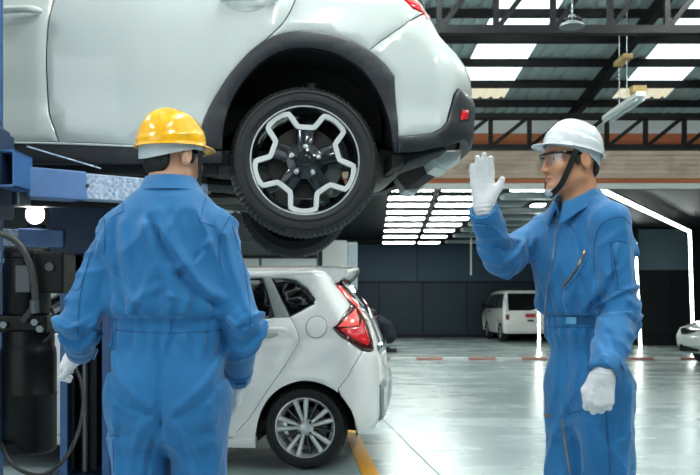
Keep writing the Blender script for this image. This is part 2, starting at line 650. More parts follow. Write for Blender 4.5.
# ---- rows of light strips in the inner ceiling
rows = [11.55, 12.55, 13.5, 14.6, 15.8, 17.1, 18.6, 20.4, 22.6]
def strip(x0, x1, y, lit, label, group):
    t = thing('ceiling_light', label, 'ceiling light', ((x0 + x1) / 2, y, CZ), group=group)
    L = x1 - x0
    w = 0.18 if y < 12 else 0.27 + 0.012 * (y - 12)
    MB().box((0, 0, 0.04), (L, w + 0.05, 0.05), bev=0.006).build('housing', M_alu if not lit else M_black, t)
    MB().box((0, 0, 0.005), (L - 0.04, w, 0.03), bev=0.006).build('diffuser', M_tube if lit else M_tube_dim, t)
    for q in (-0.42, 0.42):
        MB().cyl((q * L, 0, 0.06), (q * L, 0, 0.31), 0.008, n=6).build('drop_rod', M_black, t)
for i, y in enumerate(rows):
    xa = (388 - 0.72 * i - 350) * y / FPX
    xm = (437 - 2.6 * i - 350) * y / FPX
    xb = (480 - 6.2 * i - 350) * y / FPX
    nth = ('first', 'second', 'third', 'fourth', 'fifth', 'sixth', 'seventh', 'eighth', 'ninth')[i]
    strip(xa, xm - 0.03, y, True, 'lit ceiling strip, %s row behind the wood fascia, column beside the lifted tyre' % nth, 'lit ceiling strips')
    strip(xm + 0.05, xb + 0.25, y, True, 'lit ceiling strip, %s row behind the wood fascia, column beside the raised glove' % nth, 'lit ceiling strips')
    xe = ((560 if i != 2 else 524) - 350) * y / FPX
    if xe > xb + 0.8:
        strip(xb + 0.40, xe, y, i == 0, 'bright ceiling strip along the wood fascia, behind the raised glove' if i == 0 else 'dim grey ceiling strip, %s row behind the wood fascia, above the raised arm' % nth, 'grey ceiling strips')
strip(2.84, 3.06, 13.5, True, 'very short lit ceiling strip between the raised glove and the face', None)
strip(3.30, 3.72, 12.75, True, 'short lit ceiling strip beside the angled portal run', None)

# ---- light portals
def portal(pts, label):
    t = thing('light_portal', label, 'light strip', tuple(pts[-1]))
    o = np.array(pts[-1], float)
    for a, b in zip(pts[:-1], pts[1:]):
        a = np.array(a, float) - o; b = np.array(b, float) - o
        seg = MB().beam(a, b, 0.06, 0.06, up=(0, 1, 0), bev=0.01).build('channel', M_alu, t)
        dn = np.array([-0.015, -0.03, 0.0]) if abs(b[2] - a[2]) > 1 else np.array([0, -0.015, -0.03])
        MB().beam(a + dn, b + dn, 0.05, 0.05, up=(0, 1, 0), bev=0.01).build('light_tube', M_led, seg)
portal([(3.38, 11.6, 2.66), (7.35, 18.6, 2.63), (7.45, 18.65, 0.0)], 'tall angled light portal standing beside the white sedan')
portal([(4.6, 16.2, 2.5), (6.84, 20.6, 2.5), (6.98, 20.65, 0.0)], 'light portal with upright ending at the dark return wall')
portal([(4.50, 20.4, 2.55), (4.50, 20.45, 0.0)], 'upright light tube standing beside the white minivan')
# hanging pole in the inner bay
hp = thing('hanging_pole', 'thin pale pole hanging from the dark ceiling before the back wall', 'pole', tuple(at(471, 275, 22)))
MB().cyl((0, 0, 0), (0, 0, CZ + 0.3 - at(471, 275, 22)[2]), 0.022, n=8).build('pole', M_cream, hp)
MB().box((0, 0, CZ + 0.285 - at(471, 275, 22)[2]), (0.12, 0.12, 0.02)).build('ceiling_plate', M_cream, hp)

# ---- left background seen below the lifted car
sb = thing('sign_board', 'dark hanging sign board with white letters behind the lifted car', 'sign', (-2.9, 12.2, 1.98))
MB().box((0, 0, 0.31), (4.9, 0.08, 0.62), bev=0.01).build('board', mat('sign_black', '#1b2126', rough=0.5), sb)
for q in (-2.0, 2.0):
    MB().cyl((q, 0, 0.6), (q, 0, 1.0), 0.012, n=6).build('hanger', M_steel, sb)
def text(s, size, loc, m, parent, name='lettering', ext=0.006, bold=0.0, rz=0.0):
    c = bpy.data.curves.new(name, 'FONT')
    c.body = s; c.size = size; c.extrude = ext; c.align_x = 'CENTER'; c.align_y = 'CENTER'; c.offset = bold
    tmp = bpy.data.objects.new('tmp', c); COL.objects.link(tmp)
    dg = bpy.context.evaluated_depsgraph_get(); dg.update()
    me = bpy.data.meshes.new_from_object(tmp.evaluated_get(dg))
    bpy.data.objects.remove(tmp)
    me.transform(Matrix.Rotation(rz, 4, 'Z') @ Matrix.Rotation(PI / 2, 4, 'X'))
    me.transform(Matrix.Translation(loc))
    me.materials.clear(); me.materials.append(m)
    o = bpy.data.objects.new(name, me); COL.objects.link(o); o.parent = parent
    return o
M_letter = mat('white_letter', '#d5dad8', rough=0.4)
pG = at(235.5, 207.5, 12.14)
text('CG', 0.22, (pG[0] + 2.9 - 0.02, -0.05, pG[2] - 1.98), M_letter, sb, 'lettering', 0.01, 0.012)
gw = struct(MB().box((-3.2, 13.5, 1.1), (5.4, 0.15, 2.2)).build('wall_partition', M_greywall))
MB().box((-3.2, 13.40, 1.815), (5.4, 0.05, 0.035)).build('wall_rail', M_black, gw)
for q in range(6):
    MB().box((-5.45 + q * 0.9, 13.41, 1.715), (0.86, 0.04, 0.14), bev=0.01).build('pale_panel', M_white, gw)
    MB().box((-5.45 + q * 0.9, 13.41, 0.86), (0.86, 0.04, 1.50), bev=0.01).build('lower_panel', M_cream, gw)
pc = struct(MB().box((-0.24, 13.4, 1.03), (0.38, 0.26, 2.06), bev=0.01).build('wall_pillar', M_cream))
cb = thing('tall_cabinet', 'pale grey cabinet standing behind the hatchback spoiler', 'cabinet', (0.035, 13.62, 0))
MB().box((0, 0, 1.02), (0.16, 0.4, 2.04), bev=0.01).build('body', mat('pale_cabinet', '#b4bfc4', rough=0.35), cb)
MB().box((0, -0.205, 1.86), (0.14, 0.02, 0.30), bev=0.006).build('door', mat('pale_cabinet_door', '#a3b0b7', rough=0.3), cb)
MB().box((0, -0.205, 0.86), (0.14, 0.02, 1.60), bev=0.006).build('door', MATS['pale_cabinet_door'], cb)

# ---- hanging lamps of the workshop roof, some unseen and added
def batten(x, ya, yb, z, lit, label, group=None):
    t = thing('pendant_batten_light', label, 'pendant light', (x, (ya + yb) / 2, z), group=group)
    L = abs(yb - ya)
    MB().box((0, 0, 0.03), (0.10, L, 0.05), bev=0.008).build('tray', M_white, t)
    for s in (-1, 1):
        MB().cyl((s * 0.036, -L / 2 + 0.03, -0.018), (s * 0.036, L / 2 - 0.03, -0.018), 0.015, n=10).build('tube', M_tube2 if lit else mat('unlit_tube', '#cfd8d6', rough=0.3), t, smooth=True)
    M_ply = mat('plywood_block', '#b89a64', rough=0.6, var=0.15)
    MB().box((0, -L / 2 + 0.10, 0.09), (0.14, 0.12, 0.07), bev=0.006).build('mount_block', M_ply, t)
    zr = roof_z((ya + yb) / 2) - z - 0.02
    MB().box((-0.02, -0.08, min(zr, 0.50)), (0.10, 0.34, 0.05), bev=0.005).build('spreader_block', M_ply, t)
    for q in (-0.2, 0.05):
        MB().cyl((-0.02, q, 0.05), (-0.02, q, zr), 0.006, n=6).build('drop_rod', M_alu, t)
batten(2.88, 8.5, 9.67, 3.16, False, 'white twin tube batten hanging from plywood blocks under the skylight roof')
G = 'added batten lights unseen above the working bay'
for x in (-3.4, 0.5, 3.6):  # unseen lamps added to light the hall; far row brightens the fascia
    for y in (0.2, 3.4, 7.0):
        batten(x, y - 0.75, y + 0.75, 4.6 if y < 5 else 4.40, True, 'added lit twin tube batten light, unseen above the working bay', G)

hb = thing('high_bay_lamp', 'small grey high bay lamp hanging on a chain from the truss', 'pendant light', tuple(at(572, 27, 7.3)))
MB().lathe([(0.0, 0.10), (0.03, 0.10), (0.04, 0.055), (0.10, 0.02), (0.105, 0.0), (0.09, 0.0), (0.03, 0.04), (0.0, 0.045)], (0, 0, 0), (0, 0, 1), 24).build('reflector', M_greywall, hb, smooth=True)
for k in range(12):
    a_ = k * PI / 6
    MB().box((0.06 * math.cos(a_), 0.06 * math.sin(a_), 0.055), (0.05, 0.006, 0.03), [[math.cos(a_), -math.sin(a_), 0], [math.sin(a_), math.cos(a_), 0], [0, 0, 1]]).build('cooling_fin', M_steel, hb)
for k in range(34):
    MB().tube([np.array([0.008 * math.cos(t), 0, 0]) * (1 if k % 2 else 0) + np.array([0, 0.008 * math.cos(t), 0]) * (0 if k % 2 else 1) + np.array([0, 0, 0.12 + k * 0.027 + 0.018 * math.sin(t)]) for t in np.linspace(0, 2 * PI, 8, endpoint=False)], 0.003, 5, closed=True).build('chain_link', M_alu, hb)

# ================================================================== CARS
M_paint = mat('white_car_paint', '#c4cbc8', rough=0.28, coat=1.0, spec=0.5)
M_paint2 = mat('pearl_white_paint', '#f6f6f4', rough=0.25, coat=1.0)
M_clad = mat('black_plastic_cladding', '#1f2329', rough=0.42, bump=0.15, bscale=500)
M_under = mat('underbody_black', '#17191b', rough=0.6, var=0.2, vscale=6)
M_underg = mat('underbody_grey', '#4c5150', rough=0.5, metal=0.4, var=0.25, vscale=8)
M_rubber = mat('tyre_rubber', '#1d1f21', rough=0.62, bump=0.1, bscale=120)
M_rimdark = mat('gloss_dark_alloy', '#20252a', rough=0.22, metal=0.5, coat=0.6)
M_rimsil = mat('machined_alloy', '#e2e5e4', rough=0.3, metal=0.35)
M_rimsil2 = mat('silver_alloy', '#d2d5d5', rough=0.28, metal=0.5)
M_disc = mat('brake_disc', '#3b3a38', rough=0.4, metal=0.8)
M_glass = mat('tinted_car_glass', '#0a0e10', rough=0.04, coat=1.0, spec=0.8)
M_red = mat('red_lens', '#c4121c', rough=0.12, coat=1.0, emit=0.15)
M_red2 = mat('light_red_lens', '#e8544c', rough=0.15, coat=1.0, emit=0.2)
M_chrome = mat('chrome', '#dfe3e4', rough=0.08, metal=1.0)
M_shell = mat('inner_shell_black', '#0b0c0d', rough=0.8)


class Surf:
    """side-and-rear skin of a car: flat flank, rounded rear corner, rear face; local x to the rear, -y to the near flank"""
    def __init__(s, W, XR, rx, ry, loc, rz):
        s.W = np.array(W); s.XR = np.array(XR); s.rx = rx; s.ry = ry
        s.L = PI / 2 * math.sqrt((rx * rx + ry * ry) / 2)
        s.loc = np.array(loc); c, q = math.cos(rz), math.sin(rz)
        s.R = np.array([[c, -q, 0], [q, c, 0], [0, 0, 1]])

    def p(s, u, z):
        W = np.interp(z, s.W[:, 0], s.W[:, 1]); X = np.interp(z, s.XR[:, 0], s.XR[:, 1])
        x0 = X - s.rx
        th = np.clip((u - x0) / s.L, 0, 1) * PI / 2
        x = np.where(u < x0, u, x0 + s.rx * np.sin(th))
        y = np.where(u < x0, -W, -(W - s.ry) - s.ry * np.cos(th))
        y = np.where(u > x0 + s.L, -(W - s.ry) + (u - x0 - s.L), y)
        return np.stack([x, np.minimum(y, 0.0), z + 0 * x], -1)

    def n(s, u, z):
        e = 0.004
        a = s.p(u + e, z) - s.p(u - e, z); b = s.p(u, z + e) - s.p(u, z - e)
        n = np.cross(a, b)
        return n / (np.linalg.norm(n, axis=-1, keepdims=True) + 1e-12)

    def proj(s, u, z):
        w = s.p(np.array(u), np.array(z)) @ s.R.T + s.loc
        return 350 + FPX * w[..., 0] / w[..., 1], HY - FPX * (w[..., 2] - CH) / w[..., 1]

    def inv(s, px, py):
        """surface parameters of the skin point that the photograph shows at (px, py)"""
        u, z = 0.0, 0.3
        sc = s.loc[1] / FPX * 0.85
        q0 = s.proj(0.0, z)
        u = (px - q0[0]) * sc; z = z + (q0[1] - py) * sc
        for _ in range(40):
            a = s.proj(u, z); e = 1e-3
            b = s.proj(u + e, z); c = s.proj(u, z + e)
            J = np.array([[(b[0] - a[0]) / e, (c[0] - a[0]) / e], [(b[1] - a[1]) / e, (c[1] - a[1]) / e]], float)
            r = np.array([px - a[0], py - a[1]], float)
            J[0, 0] = max(J[0, 0], 40.0)
            d = np.linalg.solve(J, r)
            d = np.clip(d, -0.12, 0.12)
            u += d[0]; z += d[1]
            if abs(d).max() < 1e-5: break
        return (float(u), float(z))

    def invs(s, pts):
        return [s.inv(*p) for p in pts]


def inset_poly(P, d):
    P = np.asarray(P, float)
    area = 0.5 * np.sum(P[:, 0] * np.roll(P[:, 1], -1) - np.roll(P[:, 0], -1) * P[:, 1])
    if area < 0: P = P[::-1]
    nx = np.roll(P, -1, 0) - P; nx /= (np.linalg.norm(nx, axis=1, keepdims=True) + 1e-9)
    pv = P - np.roll(P, 1, 0); pv /= (np.linalg.norm(pv, axis=1, keepdims=True) + 1e-9)
    t = nx + pv; t /= (np.linalg.norm(t, axis=1, keepdims=True) + 1e-9)
    return P + np.stack([-t[:, 1], t[:, 0]], 1) * d


def densify(P, h):
    P = np.asarray(P, float); out = []
    for i in range(len(P)):
        a, b = P[i], P[(i + 1) % len(P)]
        n = max(1, int(np.linalg.norm(b - a) / h))
        for k in range(n):
            out.append(a + (b - a) * k / n)
    return np.array(out)


def inside(P, q):
    x, y = q[:, 0], q[:, 1]; c = np.zeros(len(q), bool)
    for i in range(len(P)):
        x1, y1 = P[i]; x2, y2 = P[(i + 1) % len(P)]
        m = ((y1 > y) != (y2 > y)) & (x < (x2 - x1) * (y - y1) / (y2 - y1 + 1e-15) + x1)
        c ^= m
    return c


def panel_mesh(sf, outline, h=0.05, off=0.0, th=0.02, gap=0.003, edge=0.004, bulge=None):
    P = densify(inset_poly(densify(outline, h * 0.6), gap), h * 0.6)
    In = inset_poly(P, edge * 1.6)
    n = len(P)
    lo, hi = P.min(0), P.max(0)
    gx, gz = np.meshgrid(np.arange(lo[0] + h / 2, hi[0], h), np.arange(lo[1] + h / 2, hi[1], h))
    g = np.stack([gx.ravel(), gz.ravel()], 1)
    if len(g):
        g = g[inside(P, g)]
    if len(g):
        dd = np.min(np.linalg.norm(g[:, None, :] - P[None], axis=2), axis=1)
        g = g[dd > h * 0.45]
    ok = inside(P, In)
    In = In[ok]
    pts = np.concatenate([P, In, g]) if len(g) else np.concatenate([P, In])
    vs, es, fs, ov, oe, of = delaunay_2d_cdt([Vector((float(a), float(b))) for a, b in pts], [], [list(range(n))], 1, 1e-6)
    vs = np.array([v[:] for v in vs])
    isb = np.zeros(len(vs), bool)
    bmap = {}
    for i, o in enumerate(ov):
        for k in o:
            if k < n:
                isb[i] = True; bmap[k] = i
    offs = np.where(isb, off - edge, off)
    if bulge is not None:
        offs = offs + bulge(vs[:, 0], vs[:, 1])
    S = sf.p(vs[:, 0], vs[:, 1]); N = sf.n(vs[:, 0], vs[:, 1])
    V = S + N * offs[:, None]
    Fc = [list(f) for f in fs]
    # rim
    loop = [bmap[k] for k in range(n) if k in bmap]
    base = len(V)
    inner = S[loop] + N[loop] * (off - edge - th)
    V = np.concatenate([V, inner])
    m = len(loop)
    for i in range(m):
        j = (i + 1) % m
        Fc.append([loop[i], base + i, base + j, loop[j]])
    return V, Fc


def panel(name, sf, outline, m, parent, mirror=False, label=None, flip=False, **kw):
    V, Fc = panel_mesh(sf, outline, **kw)
    o = mk(name, V, Fc, m, parent, True, angle=40, label=label)
    fixn(o)
    if mirror:
        V2 = V * np.array([1, -1, 1])
        o2 = mk(name, V2, [f[::-1] for f in Fc], m, parent, True, angle=40, label=label)
        fixn(o2)
    return o


def fixn(o):
    me = o.data
    # orient so that the flank faces point away from the centre line
    bm = bmesh.new(); bm.from_mesh(me)
    bmesh.ops.recalc_face_normals(bm, faces=bm.faces)
    s = sum(f.normal.dot(Vector((0.15 * f.calc_center_median().x, f.calc_center_median().y, 0))) * f.calc_area() for f in bm.faces)
    if s < 0:
        bmesh.ops.reverse_faces(bm, faces=bm.faces)
    bm.to_mesh(me); bm.free()


def tyre(root, c, R, rim, w, sgn, nlug=84):
    """sgn -1: outer side towards local -y"""
    c = np.asarray(c, float)
    prof = [(rim - 0.012, 0.02), (rim, -0.004), (rim + 0.012, -0.010), (rim + (R - rim) * 0.45, -0.016), (rim + (R - rim) * 0.72, -0.010), (R - 0.016, 0.006),
            (R - 0.004, 0.022), (R, 0.05), (R + 0.001, 0.07), (R - 0.008, 0.073), (R - 0.008, 0.08), (R + 0.001, 0.083), (R, w - 0.05), (R - 0.004, w - 0.022), (R - 0.016, w - 0.006), (rim + (R - rim) * 0.5, w + 0.014), (rim, w), (rim - 0.012, w - 0.02)]
    n = nlug * 2
    V = []; Fc = []; m = len(prof)
    ax = np.array([0, -sgn, 0.0])
    for k in range(n):
        t = 2 * PI * k / n
        e = np.array([math.cos(t), 0, math.sin(t)])
        for i, (r, hh) in enumerate(prof):
            if (k % 2 == 0) and 5 <= i <= 7: r -= 0.007
            if (k % 2 == 0) and 12 <= i <= 14: r -= 0.007
            V.append(c + e * r + ax * hh)
    for k in range(n):
        l = (k + 1) % n
        for i in range(m - 1):
            Fc.append([k * m + i, k * m + i + 1, l * m + i + 1, l * m + i])
    o = mk('tyre', V, Fc, M_rubber, root, True, angle=28)
    bm = bmesh.new(); bm.from_mesh(o.data); bmesh.ops.recalc_face_normals(bm, faces=bm.faces); bm.to_mesh(o.data); bm.free()
    # raised sidewall rings
    b = MB()
    for rr in (rim + (R - rim) * 0.25, rim + (R - rim) * 0.62):
        b.lathe([(rr - 0.002, -0.008), (rr - 0.002, -0.019), (rr + 0.002, -0.019), (rr + 0.002, -0.008)], c, ax, 72)
    b.build('sidewall_ring', M_rubber, o, smooth=True)
    return o


def wheel(root, c, R, rim, w, sgn, style, phase=0.0, detail=True):
    """c: centre of the outer face"""
    c = np.asarray(c, float)
    ax = np.array([0, -sgn, 0.0]); out = -ax
    ex, ez = np.array([1.0, 0, 0]), np.array([0, 0, 1.0])
    tyre(root, c, R, rim, w, sgn, 84 if detail else 30)
    b = MB()
    b.lathe([(rim + 0.001, -0.004), (rim - 0.006, -0.006), (rim - 0.012, 0.004), (rim - 0.02, 0.03), (rim - 0.035, 0.09), (rim - 0.03, w - 0.01), (rim, w)], c, ax, 72)
    rimo = b.build('rim', M_rimdark if style == 'star' else M_rimsil2, root, smooth=True, angle=50)
    if style == 'star':
        MB().lathe([(rim + 0.0005, -0.0055), (rim - 0.004, -0.0085), (rim - 0.007, -0.0045)], c, ax, 72).build('rim_lip', M_rimsil, rimo, smooth=True)
        # machined zig-zag outline
        ring = []
        for k in range(5):
            a0 = math.radians(phase + 72 * k)
            for da, rr in ((-36, 0.925), (-29, 0.92), (-21, 0.90), (-13.5, 0.63), (13.5, 0.63), (21, 0.90), (29, 0.92)):
                ring.append((a0 + math.radians(da), rr))
        cl = np.array([[rim * r * math.cos(a), rim * r * math.sin(a)] for a, r in ring])
        cl = densify(cl, 0.014)
        # light smoothing of the corners
        cl = 0.76 * cl + 0.12 * np.roll(cl, 1, 0) + 0.12 * np.roll(cl, -1, 0)
        A = inset_poly(cl, rim * 0.046); Bq = inset_poly(cl, -rim * 0.046)
        if np.dot(cl[0] - cl[1], A[0] - A[1]) < 0: A = A
        n = len(A)
        lens = np.linalg.norm(Bq, axis=1); Bq = Bq * np.minimum(1, (rim * 0.985) / lens)[:, None]
        V = []; Fc = []
        def P3(q, h): return c + ex * q[0] + ez * q[1] + out * h
        for i in range(n):
            h = -0.002 - 0.010 * (1 - np.linalg.norm(cl[i]) / rim)
            V += [P3(A[i], h), P3(Bq[i], h), P3(Bq[i] * 1.0, h - 0.03), P3(A[i], h - 0.03)]
        for i in range(n):
            j = (i + 1) % n
            for a, d in ((0, 1), (1, 2), (2, 3), (3, 0)):
                Fc.append([i * 4 + a, i * 4 + d, j * 4 + d, j * 4 + a])
        o = mk('machined_face', V, Fc, M_rimsil, rimo, True, angle=40)
        bm = bmesh.new(); bm.from_mesh(o.data); bmesh.ops.recalc_face_normals(bm, faces=bm.faces); bm.to_mesh(o.data); bm.free()
        for k in range(5):
            a0 = math.radians(phase + 72 * k)
            ca, sa = math.cos(a0), math.sin(a0)
            def T(r, t): return (rim * (r * ca - t * sa), rim * (r * sa + t * ca))
            poly = [T(0.16, 0.20), T(0.30, 0.165), T(0.60, 0.175), T(0.66, 0.13), T(0.66, -0.13), T(0.60, -0.175), T(0.30, -0.165), T(0.16, -0.20)]
            MB().prism(poly, c, ex, ez, out, -0.05, -0.010, 0.010).build('spoke', M_rimdark, rimo, smooth=True, angle=50)
        MB().lathe([(0.0, -0.010), (rim * 0.16, -0.010), (rim * 0.19, -0.002), (rim * 0.33, 0.010), (rim * 0.33, 0.06)], c, ax, 40).build('hub', M_rimdark, rimo, smooth=True, angle=40)
        for k in range(5):
            a0 = math.radians(phase + 72 * k)
            q = c + rim * 0.245 * (ex * math.cos(a0) + ez * math.sin(a0))
            MB().lathe([(0.0, -0.014), (0.006, -0.016), (0.0095, -0.012), (0.0105, 0.004), (0.014, 0.005), (0.014, 0.012)], q, ax, 12).build('lug_nut', M_rimsil2, rimo, smooth=True, angle=40)
        MB().lathe([(0.0, -0.016), (0.020, -0.016), (0.026, -0.010), (0.026, 0.0)], c, ax, 24).build('centre_cap', M_rimdark, rimo, smooth=True, angle=40)
    else:
        for k in range(5):
            for dd in (-11.5, 11.5):
                a0 = math.radians(phase + 72 * k + dd)
                a1 = math.radians(phase + 72 * k + dd * 0.9)
                ca, sa = math.cos(a0), math.sin(a0)
                def T(r, t): return (rim * (r * ca - t * sa), rim * (r * sa + t * ca))
                poly = [T(0.16, 0.045), T(0.60, 0.075), T(0.965, 0.088), T(0.965, -0.088), T(0.60, -0.075), T(0.16, -0.045)]
                MB().prism(poly, c, ex, ez, out, -0.035, 0.0, 0.008).build('spoke', M_rimsil2, rimo, smooth=True, angle=50)
            a0 = math.radians(phase + 36 + 72 * k); ca, sa = math.cos(a0), math.sin(a0)
            def T(r, t): return (rim * (r * ca - t * sa), rim * (r * sa + t * ca))
            MB().prism([T(0.16, 0.04), T(0.95, 0.05), T(0.95, -0.05), T(0.16, -0.04)], c, ex, ez, out, -0.055, -0.030, 0.006).build('spoke', M_rimdark, rimo, smooth=True, angle=50)
        MB().lathe([(0.0, -0.006), (rim * 0.14, -0.006), (rim * 0.19, 0.0), (rim * 0.27, 0.012), (rim * 0.27, 0.06)], c, ax, 40).build('hub', M_rimsil2, rimo, smooth=True, angle=40)
        for k in range(4):
            a0 = math.radians(45 + 90 * k)
            q = c + rim * 0.25 * (ex * math.cos(a0) + ez * math.sin(a0))
            MB().lathe([(0.0, -0.008), (0.010, -0.008), (0.011, 0.012)], q, ax, 10).build('lug_nut', M_rimdark, rimo, smooth=True, angle=40)
    MB().lathe([(0.03, 0.075), (rim * 0.66, 0.075), (rim * 0.66, 0.095), (0.03, 0.095)], c, ax, 48).build('brake_disc', M_disc, root, smooth=True, angle=40)
    if detail:
        aa = [math.radians(t) for t in (-42, -20, 5, 26)]
        poly = [(rim * 0.74 * math.cos(t), rim * 0.74 * math.sin(t)) for t in aa] + [(rim * 0.42 * math.cos(t), rim * 0.42 * math.sin(t)) for t in aa[::-1]]
        MB().prism(poly, c, ex, ez, out, -0.115, -0.055, 0.008).build('brake_caliper', M_underg, root, smooth=True, angle=40)


def loft_x(stations, m, name, parent, smooth=True):
    """stations: list of (x, [(y, z), ...]) closed rings"""
    V = []; Fc = []; n = len(stations[0][1])
    for x, ring in stations:
        V += [(x, y, z) for y, z in ring]
    for i in range(len(stations) - 1):
        for k in range(n):
            l = (k + 1) % n
            Fc.append([i * n + k, i * n + l, (i + 1) * n + l, (i + 1) * n + k])
    Fc.append(list(range(n))); Fc.append([(len(stations) - 1) * n + k for k in range(n)][::-1])
    b = MB(); b.add(V, Fc)
    return b.build(name, m, parent, smooth=smooth, angle=40)


def ring_rr(w, z0, z1, r, n=5, wt=None):
    """rounded rectangle ring, half width w (wt at the top)"""
    wt = w if wt is None else wt
    out = []
    for (cx, cz, a0) in ((w - r, z0 + r, -90), (wt - r, z1 - r, 0), (-(wt - r), z1 - r, 90), (-(w - r), z0 + r, 180)):
        for k in range(n):
            a = math.radians(a0 + 90 * k / (n - 1))
            out.append((cx + r * math.cos(a), cz + r * math.sin(a)))
    return out


def roof_cap(name, sf, z, x0, bul, m, parent, nu=40):
    X = float(np.interp(z, sf.XR[:, 0], sf.XR[:, 1])); W = float(np.interp(z, sf.W[:, 0], sf.W[:, 1]))
    uend = X - sf.rx + sf.L + (W - sf.ry)
    us = np.concatenate([np.linspace(x0, X - sf.rx, nu // 2), np.linspace(X - sf.rx, uend, nu // 2 + 1)[1:]])
    B = sf.p(us, np.full(len(us), z))
    V = []; Fc = []; T = 9
    ts = np.linspace(-1, 1, 2 * T + 1)
    for b in B:
        for t in ts:
            V.append((b[0], -t * b[1] * -1 if False else b[1] * -t, z + bul * (1 - t * t)))
    n = len(ts)
    for i in range(len(B) - 1):
        for k in range(n - 1):
            Fc.append([i * n + k, i * n + k + 1, (i + 1) * n + k + 1, (i + 1) * n + k])
    b = MB(); b.add(V, Fc)
    return b.build(name, m, parent, smooth=True)


# ------------------------------------------------------------------ white crossover on the lift
PSI = math.radians(5.6)
wc = at(305, 160.5, 3.95)
nrm = np.array([math.sin(PSI), -math.cos(PSI), 0])
suv_loc = wc - nrm * 0.835
suv = thing('crossover_car', 'white crossover car with black wheel arch trim raised on the blue lift', 'car', tuple(suv_loc), PSI)
sS = Surf([(-0.3, 0.84), (-0.05, 0.855), (0.10, 0.868), (0.18, 0.872), (0.22, 0.862), (0.4, 0.872), (0.6, 0.868), (0.74, 0.85), (0.80, 0.825), (1.18, 0.60), (1.25, 0.56)],
          [(-0.3, 0.66), (-0.10, 0.74), (0.02, 0.81), (0.15, 0.86), (0.30, 0.87), (0.45, 0.855), (0.52, 0.825), (0.58, 0.765), (0.64, 0.71), (0.75, 0.66), (0.9, 0.60), (1.2, 0.36), (1.3, 0.3)],
          0.27, 0.46, suv_loc, PSI)
I = sS.invs
XF, ZS, ZB = -2.35, -0.02, 0.76       # front limit of the flank, bottom, belt line
arch_out = [np.array(q) for q in crv(I([(200.5, 133), (207, 113), (219, 91), (236, 67), (256, 47), (278, 35), (300, 31), (326, 33), (350, 40), (370, 51), (384, 63), (394, 76)]), 4)]
arch_in = [np.array(q) for q in crv(I([(222, 149), (223, 131), (227, 113), (234, 96), (246, 78), (261, 63), (280, 52), (300, 48), (322, 50), (342, 57), (359, 68), (373, 84), (382, 101), (388, 118), (392, 137), (394, 152)]), 4)]
z_door = I([(135, 143.5)])[0][1]
dsplit = I([(54, 0), (48.5, 20), (46.5, 45), (46.5, 75), (48.5, 108), (53, 126), (58.5, 141)])
dsp = [np.array(q) for q in crv(dsplit, 4)]
rdoor_rear = [np.array(q) for q in crv(I([(296, -2), (290, 12), (281, 25), (268, 37.5), (256, 47)]), 3)]
i256 = min(range(len(arch_out)), key=lambda i: abs(arch_out[i][0] - rdoor_rear[-1][0]))
# doors
d_split_top = (dsp[0][0] + 0.015, ZB)
rear_door = [d_split_top] + dsp + [np.array([dsp[-1][0], z_door])] + [np.array(I([(196, 147)])[0])] + arch_out[:i256 + 1] + rdoor_rear[::-1][1:] + [np.array([rdoor_rear[0][0] + 0.02, ZB])]
Mr = True
panel('rear_door', sS, rear_door, M_paint, suv, mirror=Mr, h=0.06, gap=0.0028)
fd_front = -1.98
front_door = [np.array([fd_front, ZB]), np.array([fd_front - 0.03, 0.4]), np.array([fd_front + 0.02, z_door])] + [np.array([dsp[-1][0], z_door])] + dsp[::-1] + [np.array(d_split_top)]
panel('front_door', sS, front_door, M_paint, suv, mirror=Mr, h=0.06, gap=0.0028)
# quarter panel
seam = I([(369, 50), (385, 38), (404, 25), (424, 12), (436, 4)])
quarter = [np.array([rdoor_rear[0][0] + 0.02, ZB])] + rdoor_rear + arch_out[i256 + 1:-3] + [np.array(q) for q in seam[:3]] + [np.array(q) for q in I([(424, 12.8), (413, 8), (402, -3)])] + [np.array([I([(402, -3)])[0][0], ZB])]
panel('quarter_panel', sS, quarter, M_paint, suv, mirror=Mr, h=0.045, gap=0.0022)
# tail light
tail = I([(402, -3), (413, 8), (424, 13), (436, 19), (443, 26), (444.5, 12), (441, -4)])
tl = [np.array(q) for q in tail] + [np.array([tail[-1][0] + 0.02, ZB + 0.02]), np.array([tail[0][0] - 0.02, ZB + 0.02])]
panel('tail_light', sS, tl, M_red, suv, mirror=Mr, h=0.03, gap=0.003, off=0.004)
# bumper skin
bump_lo = I([(398, 136.5), (415, 135.5), (432, 133.5), (441, 129), (447, 122), (450, 110), (454, 95), (458.5, 88.5)])
rear_u = 1.25
i_b = len(arch_out) - 3
bz = I([(458.5, 88.5)])[0]
bumper = [np.array(q) for q in seam[:3]] + [np.array(q) for q in I([(424, 13.5), (436, 19.5), (443, 26.5)])] + [np.array([rear_u, 0.60]), np.array([rear_u, bz[1] - 0.04])] + [np.array(q) for q in bump_lo[::-1]] + [np.array(q) for q in I([(397, 118), (395, 98), (394, 80)])] + [arch_out[-1]]
panel('rear_bumper', sS, bumper, M_paint, suv, mirror=Mr, h=0.045, gap=0.0022)
# rear hatch panel above
hatch = [np.array(q) for q in I([(443.5, 26)])] + [np.array([I([(443.5, 26)])[0][0] + 0.03, ZB]), np.array([1.35, ZB]), np.array([rear_u + 0.1, 0.60])]
panel('tailgate', sS, hatch, M_paint, suv, mirror=Mr, h=0.06, gap=0.003)
